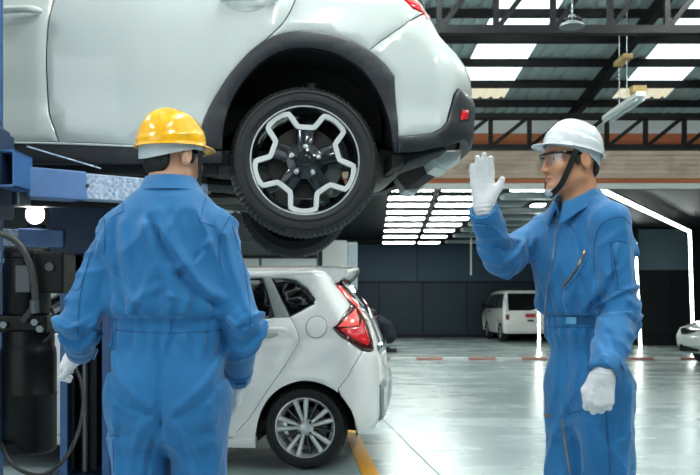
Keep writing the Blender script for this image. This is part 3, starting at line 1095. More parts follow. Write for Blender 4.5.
# cladding: arch, sill, bumper corner
arch_clad = arch_out + [np.array(q) for q in I([(394, 80), (395, 98), (397, 118), (398, 136.5), (397, 152)])] + arch_in[::-1] + [np.array(q) for q in I([(199, 151)])]
panel('wheel_arch_trim', sS, arch_clad, M_clad, suv, mirror=Mr, h=0.035, gap=0.001, off=0.014, th=0.05, edge=0.007)
z_sb = I([(120, 165)])[0][1]
sillc = [np.array([-2.0, z_door - 0.004]), np.array([dsp[-1][0], z_door - 0.006]), np.array(I([(199, 148.5)])[0]), np.array(I([(199.5, 151)])[0]), np.array(I([(222, 150)])[0]), np.array(I([(222, 163)])[0]), np.array([-1.0, z_sb]), np.array([-2.0, z_sb])]
panel('sill_trim', sS, sillc, M_clad, suv, mirror=Mr, h=0.05, gap=0.001, off=-0.004, th=0.08)
strp = [np.array([-2.0, z_door]), np.array([dsp[-1][0], z_door]), np.array(I([(196, 147.2)])[0]), np.array(I([(196.5, 149.4)])[0]), np.array([dsp[-1][0], z_door - 0.010]), np.array([-2.0, z_door - 0.010])]
panel('painted_sill_reflection', sS, strp, M_paint, suv, mirror=Mr, h=0.05, gap=0.0, off=0.003, th=0.03, edge=0.002)  # white strip stands in for the reflection along the door bottom
bclad = [np.array(q) for q in bump_lo] + [np.array([rear_u, bz[1] - 0.05]), np.array([rear_u, 0.10])] + [np.array(q) for q in I([(463, 140), (448, 146), (425, 150.5), (397.5, 153)])]
panel('bumper_corner_trim', sS, bclad, M_clad, suv, mirror=Mr, h=0.035, gap=0.001, off=0.010, th=0.05, edge=0.006)
rf = I([(459.5, 111), (465.5, 110), (464.5, 119.5), (458.5, 121)])
panel('rear_reflector', sS, [np.array(q) for q in rf], M_red, suv, mirror=Mr, h=0.015, gap=0.0, off=0.020, th=0.02)
rf2 = I([(457.5, 108), (468.5, 106.5), (467, 123), (456.5, 124)])
panel('reflector_recess', sS, [np.array(q) for q in rf2], M_shell, suv, mirror=Mr, h=0.02, gap=0.0, off=0.012, th=0.01)
# glass band and roof
glass_top = 1.17
for a, b in ((-1.9, dsp[0][0] - 0.02), (dsp[0][0] + 0.03, rdoor_rear[0][0] + 0.02), (rdoor_rear[0][0] + 0.08, 0.30)):
    panel('side_window', sS, [np.array(q) for q in ((a, ZB + 0.03), (b, ZB + 0.03), (b - 0.05, glass_top - 0.04), (a + 0.05, glass_top - 0.04))], M_glass, suv, mirror=Mr, h=0.08, off=0.004, th=0.01)
panel('window_frame', sS, [np.array(q) for q in ((-1.98, ZB), (1.35, ZB), (1.05, glass_top + 0.03), (-1.55, glass_top + 0.03))], M_paint, suv, mirror=Mr, h=0.08, gap=0.0, off=-0.004, th=0.02)
panel('rear_window', sS, [np.array(q) for q in ((0.62, ZB + 0.05), (1.32, ZB + 0.05), (1.05, 1.12), (0.50, 1.12))], M_glass, suv, mirror=Mr, h=0.06, off=0.006, th=0.01)
roof_cap('roof', sS, glass_top + 0.03, -1.5, 0.06, M_paint, suv)
# front end (ahead of the doors)
def fr(x, w, z0, z1, wt):
    return (x, ring_rr(w, z0, z1, 0.10, wt=wt))
fb = loft_x([fr(-1.985, 0.868, 0.12, 0.80, 0.80), fr(-2.3, 0.87, 0.32, 0.74, 0.76), fr(-2.65, 0.87, 0.38, 0.68, 0.72), fr(-3.0, 0.86, 0.32, 0.62, 0.68), fr(-3.25, 0.80, 0.0, 0.55, 0.62), fr(-3.42, 0.62, 0.05, 0.42, 0.5)], M_paint, 'front_body', suv)
loft_x([(-1.55, ring_rr(0.57, 1.0, 1.20, 0.06, wt=0.54)), (-1.75, ring_rr(0.66, 0.95, 1.12, 0.05, wt=0.58)), (-2.2, ring_rr(0.78, 0.72, 0.80, 0.03, wt=0.74))], M_glass, 'windscreen', suv)
# dark structure inside the skin
loft_x([(-3.2, ring_rr(0.60, 0.02, 0.30, 0.05)), (-2.0, ring_rr(0.70, -0.02, 0.6, 0.05)), (-0.45, ring_rr(0.80, -0.02, 0.70, 0.05))], M_shell, 'body_shell', suv)
loft_x([(-0.45, ring_rr(0.50, 0.14, 0.74, 0.05)), (0.40, ring_rr(0.50, 0.14, 0.74, 0.05))], M_shell, 'rear_tub', suv)
loft_x([(0.42, ring_rr(0.74, 0.10, 0.70, 0.05)), (0.52, ring_rr(0.72, 0.06, 0.66, 0.05)), (0.66, ring_rr(0.45, 0.12, 0.55, 0.05))], M_shell, 'rear_structure', suv)
# wheel-arch liner
b = MB()
for sg in (-1, 1):
    V = []; Fc = []
    prof = [math.radians(t) for t in np.linspace(-8, 188, 28)]
    rl = 0.455
    for t in prof:
        for yq in (0.855, 0.66, 0.50):
            V.append((0.02 + rl * math.cos(t) * (1 if yq > 0.6 else 0.98), sg * yq, 0.055 + (rl) * math.sin(t)))
    for i in range(len(prof) - 1):
        for k in range(2):
            Fc.append([i * 3 + k, i * 3 + k + 1, (i + 1) * 3 + k + 1, (i + 1) * 3 + k])
    b = MB(); b.add(V, Fc)
    b.build('wheel_arch_liner', M_shell, suv, smooth=True)
# underbody
MB().box((-1.35, 0, 0.03), (2.6, 1.36, 0.08), bev=0.02).build('floor_pan', M_under, suv)
for sg in (-1, 1):
    MB().box((-1.40, sg * 0.74, -0.035), (2.0, 0.05, 0.06), bev=0.01).build('jacking_rail', M_under, suv)
    MB().tube([(-0.5, sg * 0.42, -0.06), (-0.2, sg * 0.45, -0.09), (0.0, sg * 0.62, -0.02)], 0.035, 10).build('trailing_arm', M_underg, suv, smooth=True)
    MB().cyl((0.02, sg * 0.55, 0.0), (0.05, sg * 0.55, 0.42), 0.032, n=14).build('shock_absorber', M_underg, suv, smooth=True)
    MB().tube([(0.16, sg * 0.15, -0.05), (0.14, sg * 0.64, -0.02)], 0.028, 8).build('control_arm', M_underg, suv, smooth=True)
MB().tube([(-2.2, 0.1, -0.05), (-0.8, 0.14, -0.06), (-0.3, 0.30, -0.05), (0.2, 0.34, 0.0), (0.40, 0.30, 0.02)], 0.032, 10).build('exhaust_pipe', mat('exhaust_steel', '#5d5a54', rough=0.45, metal=0.6, var=0.2), suv, smooth=True)
MB().box((-0.62, -0.30, -0.05), (0.30, 0.42, 0.05), bev=0.02).build('heat_shield', mat('heat_shield_grey', '#77786f', rough=0.45, metal=0.5), suv)
MB().lathe([(0.0, -0.24), (0.07, -0.24), (0.09, -0.2), (0.09, 0.2), (0.07, 0.24), (0.0, 0.24)], (0.40, -0.34, 0.03), (0, 1, 0), 24).build('silencer', mat('exhaust_steel', ''), suv, smooth=True, angle=50)
MB().box((-0.05, 0, -0.02), (0.16, 0.9, 0.10), bev=0.03).build('rear_subframe', M_under, suv)
# white and grey lower valance of the bumper
def vpoly(pts, y0, y1, m, name, dz=0.0):
    P = [(float(sS.p(np.array(q[0]), np.array(q[1]))[0]) - 0.02, q[1]) for q in I(pts)]
    MB().prism([(q[0], q[1]) for q in P], (0, 0, 0), (1, 0, 0), (0, 0, 1), (0, -1, 0), y0, y1, 0.01).build(name, m, suv, smooth=True, angle=40)
vpoly([(397, 151), (425, 149), (450, 144), (452, 150), (430, 156), (397, 168)], 0.40, 0.80, M_under, 'bumper_underside')
for sg in (-1, 1):
    MB().prism([(0.80, 0.11), (0.785, 0.045), (0.72, 0.0), (0.66, 0.02), (0.62, 0.10)], (0, 0, 0), (1, 0, 0), (0, 0, 1), (0, sg, 0), 0.34, 0.58, 0.02).build('lower_valance', M_paint, suv, smooth=True, angle=40)
MB().prism([(0.79, 0.10), (0.74, 0.03), (0.66, 0.02), (0.60, 0.10)], (0, 0, 0), (1, 0, 0), (0, 0, 1), (0, -1, 0), -0.345, 0.345).build('rear_diffuser', M_shell, suv)
# wheels
for sg in (-1, 1):
    wheel(suv, (0, sg * 0.835, 0 if sg < 0 else -0.025), 0.349, 0.252, 0.215, sg, 'star', 88)
    wheel(suv, (-2.62, sg * 0.835, 0), 0.349, 0.252, 0.215, sg, 'star', 70)
# door handles
def handle(sf, root, pts, m, z0=None, span=None):
    if span is None:
        q0, q1 = sf.inv(*pts[0]), sf.inv(*pts[1])
    else:
        q0, q1 = span
    us = np.linspace(q0[0], q1[0], 9); zs = np.linspace(q0[1], q1[1], 9)
    for mir in (1, -1):
        b = MB()
        path = []
        for i, (u, z) in enumerate(zip(us, zs)):
            p = sf.p(np.array(u), np.array(z)); nn = sf.n(np.array(u), np.array(z))
            o_ = 0.040 if 0 < i < 8 else 0.012
            if i in (1, 7): o_ = 0.034
            path.append((p + nn * o_) * np.array([1, mir, 1]))
        b.tube(path, [0.010, 0.016, 0.017, 0.017, 0.017, 0.017, 0.017, 0.018, 0.012], 10)
        b.build('door_handle', m, root, smooth=True)
        p = sf.p(np.array((us[3])), np.array(zs[3] - 0.0)); 
handle(sS, suv, [(-18, 14.5), (42, 12.5)], M_paint)
handle(sS, suv, [(221, 1.5), (277, 0.5)], M_paint)
for (a, b_) in (((-18, 16), (32, 16)), ((228, 4), (262, 3))):
    q0, q1 = sS.inv(*a), sS.inv(*b_)
    um, zm = (q0[0] + q1[0]) / 2, (q0[1] + q1[1]) / 2
    hw = abs(q1[0] - q0[0]) / 2 + 0.01
    panel('handle_recess', sS, [np.array([um + hw * math.cos(t), zm + 0.042 * math.sin(t)]) for t in np.linspace(0, 2 * PI, 28, endpoint=False)], mat('recess_paint', '#c4cbc9', rough=0.3, coat=1.0), suv, mirror=True, h=0.03, off=0.0022, th=0.002, edge=0.002, gap=0)

# ------------------------------------------------------------------ silver-white hatchback on the floor
PH = math.radians(-5.0)
hc = at(305, 428, 5.85)
nh = np.array([math.sin(PH), -math.cos(PH), 0])
hat_loc = hc - nh * 0.76
hat_loc[2] = 0.0
hat = thing('hatchback_car', 'pearl white hatchback parked on the floor behind the yellow helmet man', 'car', tuple(hat_loc), PH)
sH = Surf([(0.1, 0.74), (0.25, 0.775), (0.45, 0.795), (0.62, 0.80), (0.80, 0.785), (0.90, 0.775), (0.97, 0.75), (1.15, 0.665), (1.32, 0.58), (1.40, 0.53)],
          [(0.1, 0.38), (0.22, 0.455), (0.35, 0.515), (0.55, 0.525), (0.70, 0.505), (0.85, 0.475), (1.0, 0.42), (1.15, 0.33), (1.28, 0.255), (1.34, 0.22), (1.42, 0.15)],
          0.20, 0.45, hat_loc, PH)
J = lambda pts: [np.array(q) for q in sH.invs(pts)]
ZT = 1.365
zsill = 0.165
door_rear = [np.array(q) for q in crv(J([(290, 317), (295, 326), (299, 338), (296, 347), (283, 368), (266, 393), (250, 417), (236, 433)]), 3)]
archH = [np.array(q) for q in crv(J([(256, 448), (255.5, 436), (258, 420), (266, 402), (279, 389), (294, 382.5), (308, 381), (323, 384.5), (338, 393), (349, 407), (355, 421), (357.5, 433)]), 4)]
glass_o = J([(272.5, 278), (284, 277.5), (296, 279.5), (307, 287), (315.5, 299), (315, 303.5), (303, 310), (289.5, 316.5), (280, 297)])
quarterH = [door_rear[0]] + door_rear[1:] + [J([(232, 440)])[0], J([(232, 447)])[0]] + archH + J([(357, 433)])[:0]
seamH = J([(363, 351), (352, 368), (338, 389)])
iq = min(range(len(archH)), key=lambda i: abs(archH[i][0] - seamH[-1][0]) + (0 if archH[i][1] > 0.4 else 9))
taill = J([(332.5, 328), (341, 337), (355, 345), (367, 350)])
quarter_side = door_rear[::-1][:0] + [J([(232, 447)])[0], J([(232, 438)])[0]] + door_rear[::-1] + glass_o[::-1][1:-1][:0]
low_edge_glass = [glass_o[7], glass_o[6], glass_o[5], glass_o[4], glass_o[3], glass_o[2], glass_o[1], glass_o[0]]
top_l = J([(268, 272), (330, 272.5), (336, 283)])
quarter_poly = quarter_side + low_edge_glass[1:] + [top_l[0], top_l[1], top_l[2]] + J([(345, 295), (351, 305), (342, 317), (332.5, 328), (341, 337), (355, 345.5), (363, 351)]) + seamH[1:] + archH[:iq + 1][::-1]
panel('quarter_panel', sH, quarter_poly, M_paint2, hat, mirror=True, h=0.04, gap=0.0012)
panel('quarter_window', sH, glass_o, M_glass, hat, mirror=True, h=0.03, gap=0.004, off=-0.004)
bumpH = seamH + archH[iq + 1:] + J([(359, 433), (370, 429), (379, 424)]) + [np.array([1.12, 0.24]), np.array([1.12, 0.66])] + J([(376, 350), (369, 352)])
panel('rear_bumper', sH, bumpH, M_paint2, hat, mirror=True, h=0.04, gap=0.0018, off=0.006)
tlH = J([(332.5, 328), (342, 317), (351, 306), (345, 296), (337, 285.5), (334, 284.5), (339, 285), (350, 296), (358, 305), (363, 312), (368, 326), (372, 341), (373, 350.5), (363, 350), (352, 344), (341, 336)])
panel('tail_light', sH, tlH, mat('dark_red_surround', '#4a0d12', rough=0.15, coat=1.0), hat, mirror=True, h=0.03, gap=0.001, off=0.010)
panel('tail_light_lens', sH, J([(337, 327.5), (345, 319), (354.5, 309), (357, 318), (358, 326), (347, 327.5)]), M_red2, hat, mirror=True, h=0.02, gap=0.001, off=0.016)
panel('tail_light_lens', sH, J([(339, 329.5), (347, 328.5), (358, 327), (361, 320), (364, 327), (368.5, 342), (366, 346), (353, 339.5), (345, 334)]), M_red, hat, mirror=True, h=0.02, gap=0.001, off=0.016)
panel('tail_light_blade', sH, J([(336, 286), (340, 286.5), (350, 297), (358, 306), (361, 316), (356, 307.5), (350, 303)]), M_red2, hat, mirror=True, h=0.02, gap=0.001, off=0.016)
# tailgate and glass
tg = J([(374, 350), (371, 332), (366, 318), (360, 307)]) + [np.array([1.05, 1.02]), np.array([1.12, 0.67])]
panel('tailgate', sH, tg, M_paint2, hat, mirror=True, h=0.05, gap=0.002)
rg = J([(359, 306), (349, 294), (342, 285)]) + [np.array([0.80, 1.27]), np.array([1.04, 1.03])]
panel('rear_window', sH, rg, M_glass, hat, mirror=True, h=0.05, gap=0.002)
# chrome edge along the rear glass
b = MB(); b.tube([sH.p(np.array(q[0]), np.array(q[1])) + np.array([0.012, -0.01, 0.006]) for q in J([(341, 283), (349, 292), (357, 301), (362, 306)])], 0.008, 8)
b.build('glass_edge_trim', M_chrome, hat, smooth=True)
gar = MB(); 
gar.box((0.475, 0, 0.80), (0.05, 0.92, 0.075), bev=0.015)
gar.build('tailgate_garnish', M_chrome, hat, smooth=True)
MB().box((0.50, 0, 0.70), (0.02, 0.36, 0.12), bev=0.006).build('number_plate', M_white, hat)
# bumper reflector
panel('reflector_surround', sH, J([(378.5, 385), (382.5, 378), (384.3, 388), (384.3, 410), (380.5, 420), (377.5, 420)]), mat('grey_bumper_insert', '#85898b', rough=0.35), hat, mirror=True, h=0.03, off=0.020, gap=0.0)
panel('reflector_lens', sH, J([(380.5, 388), (383.3, 386), (383.3, 409), (380.3, 411)]), mat('clear_lens', '#dfe4e6', rough=0.12, coat=1.0), hat, mirror=True, h=0.03, off=0.030, gap=0.0)
# doors
xs = -1.02
rdoor = [np.array([xs, zsill + 0.05])] + [J([(236, 433)])[0] * np.array([1, 0]) + np.array([0, zsill + 0.05])] + door_rear[::-1] + J([(275.5, 317), (258, 278)])[:1] + [np.array([xs, 0.925])]
panel('rear_door', sH, rdoor, M_paint2, hat, mirror=True, h=0.06, gap=0.0018)
fdoor = [np.array([-1.95, zsill + 0.05]), np.array([xs, zsill + 0.05]), np.array([xs, 0.925]), np.array([-1.95, 0.925])]
panel('front_door', sH, fdoor, M_paint2, hat, mirror=True, h=0.08, gap=0.0018)
rw = J([(263.5, 279), (267, 279), (275, 316)]) + [np.array([xs + 0.03, 0.93]), np.array([xs + 0.03, 1.31])]
panel('rear_door_window', sH, rw[0:1] + rw[2:], M_glass, hat, mirror=True, h=0.05, gap=0.003, off=-0.006)
panel('door_sash', sH, J([(263, 277), (270.5, 277), (289.5, 316.8), (275.5, 318)]), mat('sash_grey', '#9aa09f', rough=0.35, coat=0.5), hat, mirror=True, h=0.03, gap=0.0, off=0.002)
panel('door_sash_trim', sH, J([(261.5, 278.5), (263.5, 278), (275, 317), (269, 318.5), (270, 300)]), M_clad, hat, mirror=True, h=0.03, gap=0.0, off=0.004)
panel('front_door_window', sH, [np.array(q) for q in ((xs - 0.02, 0.94), (xs - 0.02, 1.31), (-1.55, 1.31), (-2.0, 0.94))], M_glass, hat, mirror=True, h=0.06, off=-0.006)
panel('window_frame', sH, [np.array(q) for q in ((-2.1, 0.92), (0.0, 0.92), (0.05, ZT), (-1.5, ZT))], M_clad, hat, mirror=True, h=0.06, off=-0.016, gap=0)
panel('roof_rail', sH, [np.array([-1.55, 1.315]), J([(266, 277)])[0], J([(290, 275.5)])[0], J([(330, 274)])[0], np.array([J([(330, 274)])[0][0], ZT]), np.array([-1.5, ZT])], M_paint2, hat, mirror=True, h=0.05, off=0.002, gap=0.0)
roof_cap('roof', sH, ZT, -1.5, 0.05, M_paint2, hat)
# spoiler
sp0 = sH.p(np.array(0.02), np.array(ZT))
Vs = []; Fs = []
yw = 0.50
for yk in np.linspace(-1, 1, 15):
    y = yk * yw; dr = 0.03 * (1 - yk * yk)
    tip = 0.262 + 0.05 * (1 - yk * yk)
    Vs += [(0.02, y, ZT + 0.012 + dr), (0.15, y, ZT + 0.016 + dr), (tip, y, ZT + 0.004 + dr), (tip, y, ZT - 0.018 + dr), (0.20, y, ZT - 0.085), (0.14, y, ZT - 0.09), (0.05, y, ZT - 0.02)]
for i in range(14):
    for k in range(7):
        l = (k + 1) % 7
        Fs.append([i * 7 + k, i * 7 + l, (i + 1) * 7 + l, (i + 1) * 7 + k])
Fs.append(list(range(7))); Fs.append([14 * 7 + k for k in range(7)])
b = MB(); b.add(Vs, Fs); b.build('roof_spoiler', M_paint2, hat, smooth=True, angle=50)
# sill
panel('sill', sH, [np.array([-2.4, zsill + 0.045]), J([(240, 433)])[0] * np.array([1, 0]) + np.array([0, zsill + 0.045]), J([(232, 440)])[0], J([(232, 447)])[0], J([(254, 448)])[0], np.array([-0.34, zsill - 0.02]), np.array([-2.4, zsill - 0.02])][0:2] + [np.array([-0.345, zsill + 0.045]), np.array([-0.34, zsill - 0.02]), np.array([-2.4, zsill - 0.02])], M_paint2, hat, mirror=True, h=0.05, off=0.012, th=0.08, gap=0.001)
# fuel flap
ff = sH.inv(316.5, 327)
pth = [np.array([ff[0] + 0.072 * math.cos(t), ff[1] + 0.074 * math.sin(t)]) for t in np.linspace(0, 2 * PI, 40, endpoint=False)]
panel('fuel_flap', sH, pth, M_paint2, hat, h=0.02, gap=0.0, off=0.0025, th=0.004, edge=0.003)
b = MB(); b.tube([sH.p(np.array(q[0]), np.array(q[1])) + sH.n(np.array(q[0]), np.array(q[1])) * 0.0004 for q in pth], 0.002, 5, closed=True)
b.build('flap_gap', M_shell, hat)
handle(sH, hat, [(254, 332), (287, 331)], M_paint2)
q0, q1 = sH.inv(255, 334), sH.inv(277, 334)
um, zm = (q0[0] + q1[0]) / 2, (q0[1] + q1[1]) / 2
panel('handle_recess', sH, [np.array([um + 0.085 * math.cos(t), zm + 0.03 * math.sin(t)]) for t in np.linspace(0, 2 * PI, 28, endpoint=False)], mat('recess_paint', ''), hat, mirror=True, h=0.03, off=0.0025, th=0.002, edge=0.002, gap=0)
# front end, interior, underside
loft_x([(-1.93, ring_rr(0.785, 0.2, 0.93, 0.08, wt=0.72)), (-2.3, ring_rr(0.79, 0.36, 0.88, 0.08, wt=0.68)), (-2.75, ring_rr(0.78, 0.36, 0.76, 0.08, wt=0.62)), (-3.05, ring_rr(0.70, 0.16, 0.66, 0.08, wt=0.55)), (-3.2, ring_rr(0.5, 0.2, 0.5, 0.06, wt=0.42))], M_paint2, 'front_body', hat)
loft_x([(-1.5, ring_rr(0.52, 1.2, ZT + 0.04, 0.05, wt=0.5)), (-2.3, ring_rr(0.70, 0.86, 0.92, 0.02, wt=0.66))], M_glass, 'windscreen', hat)
loft_x([(-3.0, ring_rr(0.55, 0.16, 0.5, 0.05)), (-2.0, ring_rr(0.72, 0.16, 0.86, 0.05)), (-0.36, ring_rr(0.72, 0.16, 0.88, 0.05))], M_shell, 'body_shell', hat)
loft_x([(-0.36, ring_rr(0.5, 0.30, 1.1, 0.05, wt=0.45)), (0.36, ring_rr(0.5, 0.22, 0.85, 0.05, wt=0.40))], M_shell, 'rear_tub', hat)
for sg in (-1, 1):
    V = []; Fc = []
    prof = [math.radians(t) for t in np.linspace(-8, 188, 24)]
    for t in prof:
        for yq in (0.775, 0.6, 0.48):
            V.append((0.005 + 0.345 * math.cos(t), sg * yq, 0.27 + 0.345 * math.sin(t)))
    for i in range(len(prof) - 1):
        for k in range(2):
            Fc.append([i * 3 + k, i * 3 + k + 1, (i + 1) * 3 + k + 1, (i + 1) * 3 + k])
    b = MB(); b.add(V, Fc); b.build('wheel_arch_liner', M_shell, hat, smooth=True)
    wheel(hat, (0, sg * 0.76, 0.287), 0.286, 0.205, 0.17, sg, 'multi', 100)
    wheel(hat, (-2.36, sg * 0.76, 0.287), 0.286, 0.205, 0.17, sg, 'multi', 75)

# ================================================================== LIFT
M_blue = mat('lift_blue_paint', '#3a659a', rough=0.4, var=0.12, vscale=6)
M_dblue = mat('lift_dark_blue', '#1d3350', rough=0.45, var=0.15, vscale=5)
M_worn = mat('worn_blue_paint', '#4a6f9e', rough=0.45, var=0.5, vscale=75, col2='#cfd8e4')
M_ram = mat('ram_grey', '#5b6166', rough=0.3, metal=0.7)
M_blk = mat('black_gloss_enamel', '#050607', rough=0.33, spec=0.2)
M_blk2 = mat('black_satin_box', '#080a0b', rough=0.45, spec=0.2)
M_hose = mat('black_hose', '#0b0b0c', rough=0.5)

lift_a = thing('lift_post', 'blue lift post with worn arm, standing beside the black power unit', 'vehicle lift', (-1.6, 3.36, 0))
lift_b = thing('lift_post', 'blue lift post standing between the crossover and the hatchback', 'vehicle lift', (-1.71, 5.68, 0))
lift = lift_a; LO = np.array(lift_a.location)
def post(x0, x1, y0, y1, open_dir, h):
    """C-shaped column, open towards open_dir (-1: -y, +1: +y)"""
    t = 0.035; lip = 0.045
    yb = y1 if open_dir < 0 else y0
    b = MB()
    b.box(((x0 + x1) / 2, yb - open_dir * -t / 2 * -1, h / 2), (x1 - x0, t, h))
    for x in (x0 + t / 2, x1 - t / 2):
        b.box((x, (y0 + y1) / 2, h / 2), (t, y1 - y0, h))
    yo = y0 if open_dir < 0 else y1
    for x in (x0 + lip / 2, x1 - lip / 2):
        b.box((x, yo, h / 2), (lip, 0.018, h))
    o = b.build('column', M_blue, lift, off=LO)
    MB().box(((x0 + x1) / 2, (y0 + y1) / 2, 0.012), (x1 - x0 + 0.16, y1 - y0 + 0.16, 0.024), bev=0.004).build('base_plate', M_dblue, lift, off=LO)
    for sx in (-1, 1):
        for sy in (-1, 1):
            MB().cyl(((x0 + x1) / 2 + sx * ((x1 - x0) / 2 + 0.045), (y0 + y1) / 2 + sy * ((y1 - y0) / 2 + 0.045), 0.02), ((x0 + x1) / 2 + sx * ((x1 - x0) / 2 + 0.045), (y0 + y1) / 2 + sy * ((y1 - y0) / 2 + 0.045), 0.055), 0.012, n=6).build('anchor_bolt', M_ram, lift, off=LO)
    xm, ym = (x0 + x1) / 2, (y0 + y1) / 2
    MB().cyl((xm - 0.03, ym - 0.01 * 1, 0.03), (xm - 0.03, ym - 0.01, h - 0.3), 0.028, n=16).build('hydraulic_ram', M_ram, lift, smooth=True, off=LO)
    MB().box((xm + 0.045, ym, h / 2), (0.035, y1 - y0 - 0.09, h - 0.1)).build('guide_rail', M_blk2, lift, off=LO)
    MB().box((xm - 0.095, ym, h / 2), (0.022, y1 - y0 - 0.09, h - 0.1)).build('guide_rail', M_blk2, lift, off=LO)
    return o
NX0, NX1, NY0, NY1 = -1.735, -1.415, 3.22, 3.50
FX0, FX1, FY0, FY1 = -1.872, -1.555, 5.56, 5.80
post(NX0, NX1, NY0, NY1, 1, 3.7)
# carriages
MB().box((-1.575, 3.36, 1.66), (0.40, 0.34, 0.34), bev=0.01).build('carriage', M_dblue, lift, off=LO)
MB().prism([(-1.375, 1.60), (-1.375, 1.90), (-1.352, 1.89), (-1.325, 1.82), (-1.30, 1.80), (-1.30, 1.60)], (0, 3.19, 0), (1, 0, 0), (0, 0, 1), (0, -1, 0), -0.10, 0.02).build('carriage_plate', M_dblue, lift, off=LO)
# arms
def arm(a, b, w, h, padz):
    a = np.array(a, float); b = np.array(b, float)
    d = (b - a)
    m = a + d * 0.30
    o = MB().beam(a, m, w, h, bev=0.006).build('arm', mat('lift_arm_paint', '#5676a6', rough=0.4, var=0.15, vscale=9), lift, off=LO)
    MB().beam(a + d * 0.25, b + d / np.linalg.norm(d) * 0.05, w - 0.014, h - 0.012, bev=0.005).build('arm_extension', M_worn, lift, off=LO)
    MB().cyl(a + np.array([0, 0, -h / 2 - 0.03]), a + np.array([0, 0, h / 2 + 0.04]), 0.035, n=18).build('pivot_pin', M_ram, lift, smooth=True, off=LO)
    top = b[2] + h / 2 - 0.012
    MB().lathe([(0.0, 0), (0.032, 0), (0.032, padz - top - 0.03), (0.062, padz - top - 0.028), (0.066, padz - top - 0.006), (0.06, padz - top), (0.0, padz - top)], (b[0], b[1], top), (0, 0, 1), 24).build('lift_pad', M_rubber, lift, smooth=True, off=LO)
    for t in (0.3, 0.72):
        q = a + d * t
        n_ = np.array([d[1], -d[0], 0]); n_ /= np.linalg.norm(n_)
        MB().cyl(q + n_ * (w / 2 - 0.004), q + n_ * (w / 2 + 0.006), 0.008, n=8).build('arm_bolt', M_ram, lift, off=LO)
PADZ = suv_loc[2] - 0.067
arm((-1.30, 3.40, 1.625), (-0.74, 4.05, 1.655), 0.12, 0.118, PADZ)
arm((-1.74, 3.42, 1.625), (-2.35, 3.92, 1.655), 0.12, 0.118, PADZ)
# hollow square tube and restraint rod beside the near carriage
sq = MB()
for dx, dz, w_, h_ in ((-0.029, 0, 0.010, 0.14), (0.029, 0, 0.010, 0.14), (0, 0.065, 0.068, 0.010), (0, -0.065, 0.068, 0.010)):
    sq.box((-1.285 + dx, 3.30, 1.655 + dz), (w_, 0.18, h_), bev=0.003)
sq.build('arm_socket', M_blue, lift, off=LO)
MB().cyl((-1.24, 3.30, 1.752), (-1.02, 3.52, 1.70), 0.0032, n=8).build('arm_restraint_rod', M_worn, lift, off=LO)
lift = lift_b; LO = np.array(lift_b.location)
post(FX0, FX1, FY0, FY1, -1, 3.7)
MB().box((-1.71, 5.60, 1.60), (0.40, 0.32, 0.30), bev=0.01).build('carriage', M_dblue, lift, off=LO)
arm((-1.60, 5.50, 1.545), (-1.02, 5.37, 1.56), 0.12, 0.11, PADZ)
arm((-1.82, 5.48, 1.545), (-2.70, 5.30, 1.56), 0.12, 0.11, PADZ)

# ---- hydraulic power unit on the near post
pu = thing('hydraulic_power_unit', 'black hydraulic power unit with tank and motor hanging on the lift post', 'pump', (-1.225, 3.28, 0.585))
PO = np.array([0, 0, 0.585])
c0 = 0.0
tank = MB().lathe([(0.0, 0.0), (0.088, 0.0), (0.098, 0.006), (0.102, 0.018), (0.102, 0.218), (0.104, 0.22), (0.1045, 0.224), (0.102, 0.228), (0.102, 0.37), (0.099, 0.395), (0.094, 0.405), (0.094, 0.46), (0.0, 0.46)], (0, 0, 0), (0, 0, 1), 44).build('oil_tank', M_blk, pu, smooth=True, angle=50)
MB().box((0, 0, 0.488), (0.185, 0.15, 0.066), bev=0.012).build('valve_block', M_blk2, pu)
for k, (x, z) in enumerate(((0.055, 0.495), (-0.06, 0.485), (0.075, 0.47))):
    MB().cyl((x, -0.07, z), (x, -0.095, z), 0.014, n=6).build('hydraulic_fitting', M_ram, pu)
MB().lathe([(0.0, 0.518), (0.074, 0.518), (0.084, 0.53), (0.084, 0.72), (0.080, 0.735), (0.086, 0.738), (0.088, 0.762), (0.082, 0.772), (0.0, 0.772)], (-0.005, 0, 0), (0, 0, 1), 44).build('motor', M_blk, pu, smooth=True, angle=50)
MB().box((0.015, -0.092, 0.655), (0.055, 0.02, 0.10), bev=0.004).build('motor_name_plate', mat('plate_grey', '#3b4044', rough=0.4), pu)
cbx = MB().box((0.105, -0.02, 0.68), (0.115, 0.15, 0.155), bev=0.008).build('control_box', M_blk2, pu)
MB().cyl((0.115, -0.095, 0.70), (0.115, -0.107, 0.70), 0.016, n=18).build('push_button', mat('button_black', '#22272b', rough=0.3), cbx, smooth=True)
MB().box((-0.125, 0.02, 0.62), (0.07, 0.08, 0.20), bev=0.005).build('mounting_bracket', M_dblue, pu)
MB().tube(crv([(0.10, -0.05, 0.545), (0.125, -0.07, 0.51), (0.11, -0.07, 0.45), (0.075, -0.06, 0.42)], 5), 0.006, 8).build('thin_cable', M_hose, pu, smooth=True)
hose = MB().tube(crv([at(-14, 232, 3.14) - np.array([-1.225, 3.28, 0.585]), at(2, 234, 3.13) - np.array([-1.225, 3.28, 0.585]), at(18, 243, 3.13) - np.array([-1.225, 3.28, 0.585]), at(29, 262, 3.14) - np.array([-1.225, 3.28, 0.585]), at(34, 285, 3.15) - np.array([-1.225, 3.28, 0.585]), at(34, 305, 3.16) - np.array([-1.225, 3.28, 0.585]), (0.012, -0.085, 0.50)], 6), 0.0125, 12).build('pressure_hose', mat('hose_grey_black', '#2e3130', rough=0.5), pu, smooth=True)
hq = at(34, 303, 3.158) - np.array([-1.225, 3.28, 0.585])
MB().cyl(hq + np.array([0, 0, 0.012]), hq + np.array([0, 0.01, -0.035]), 0.017, n=12).build('hose_ferrule', M_ram, hose, smooth=True)
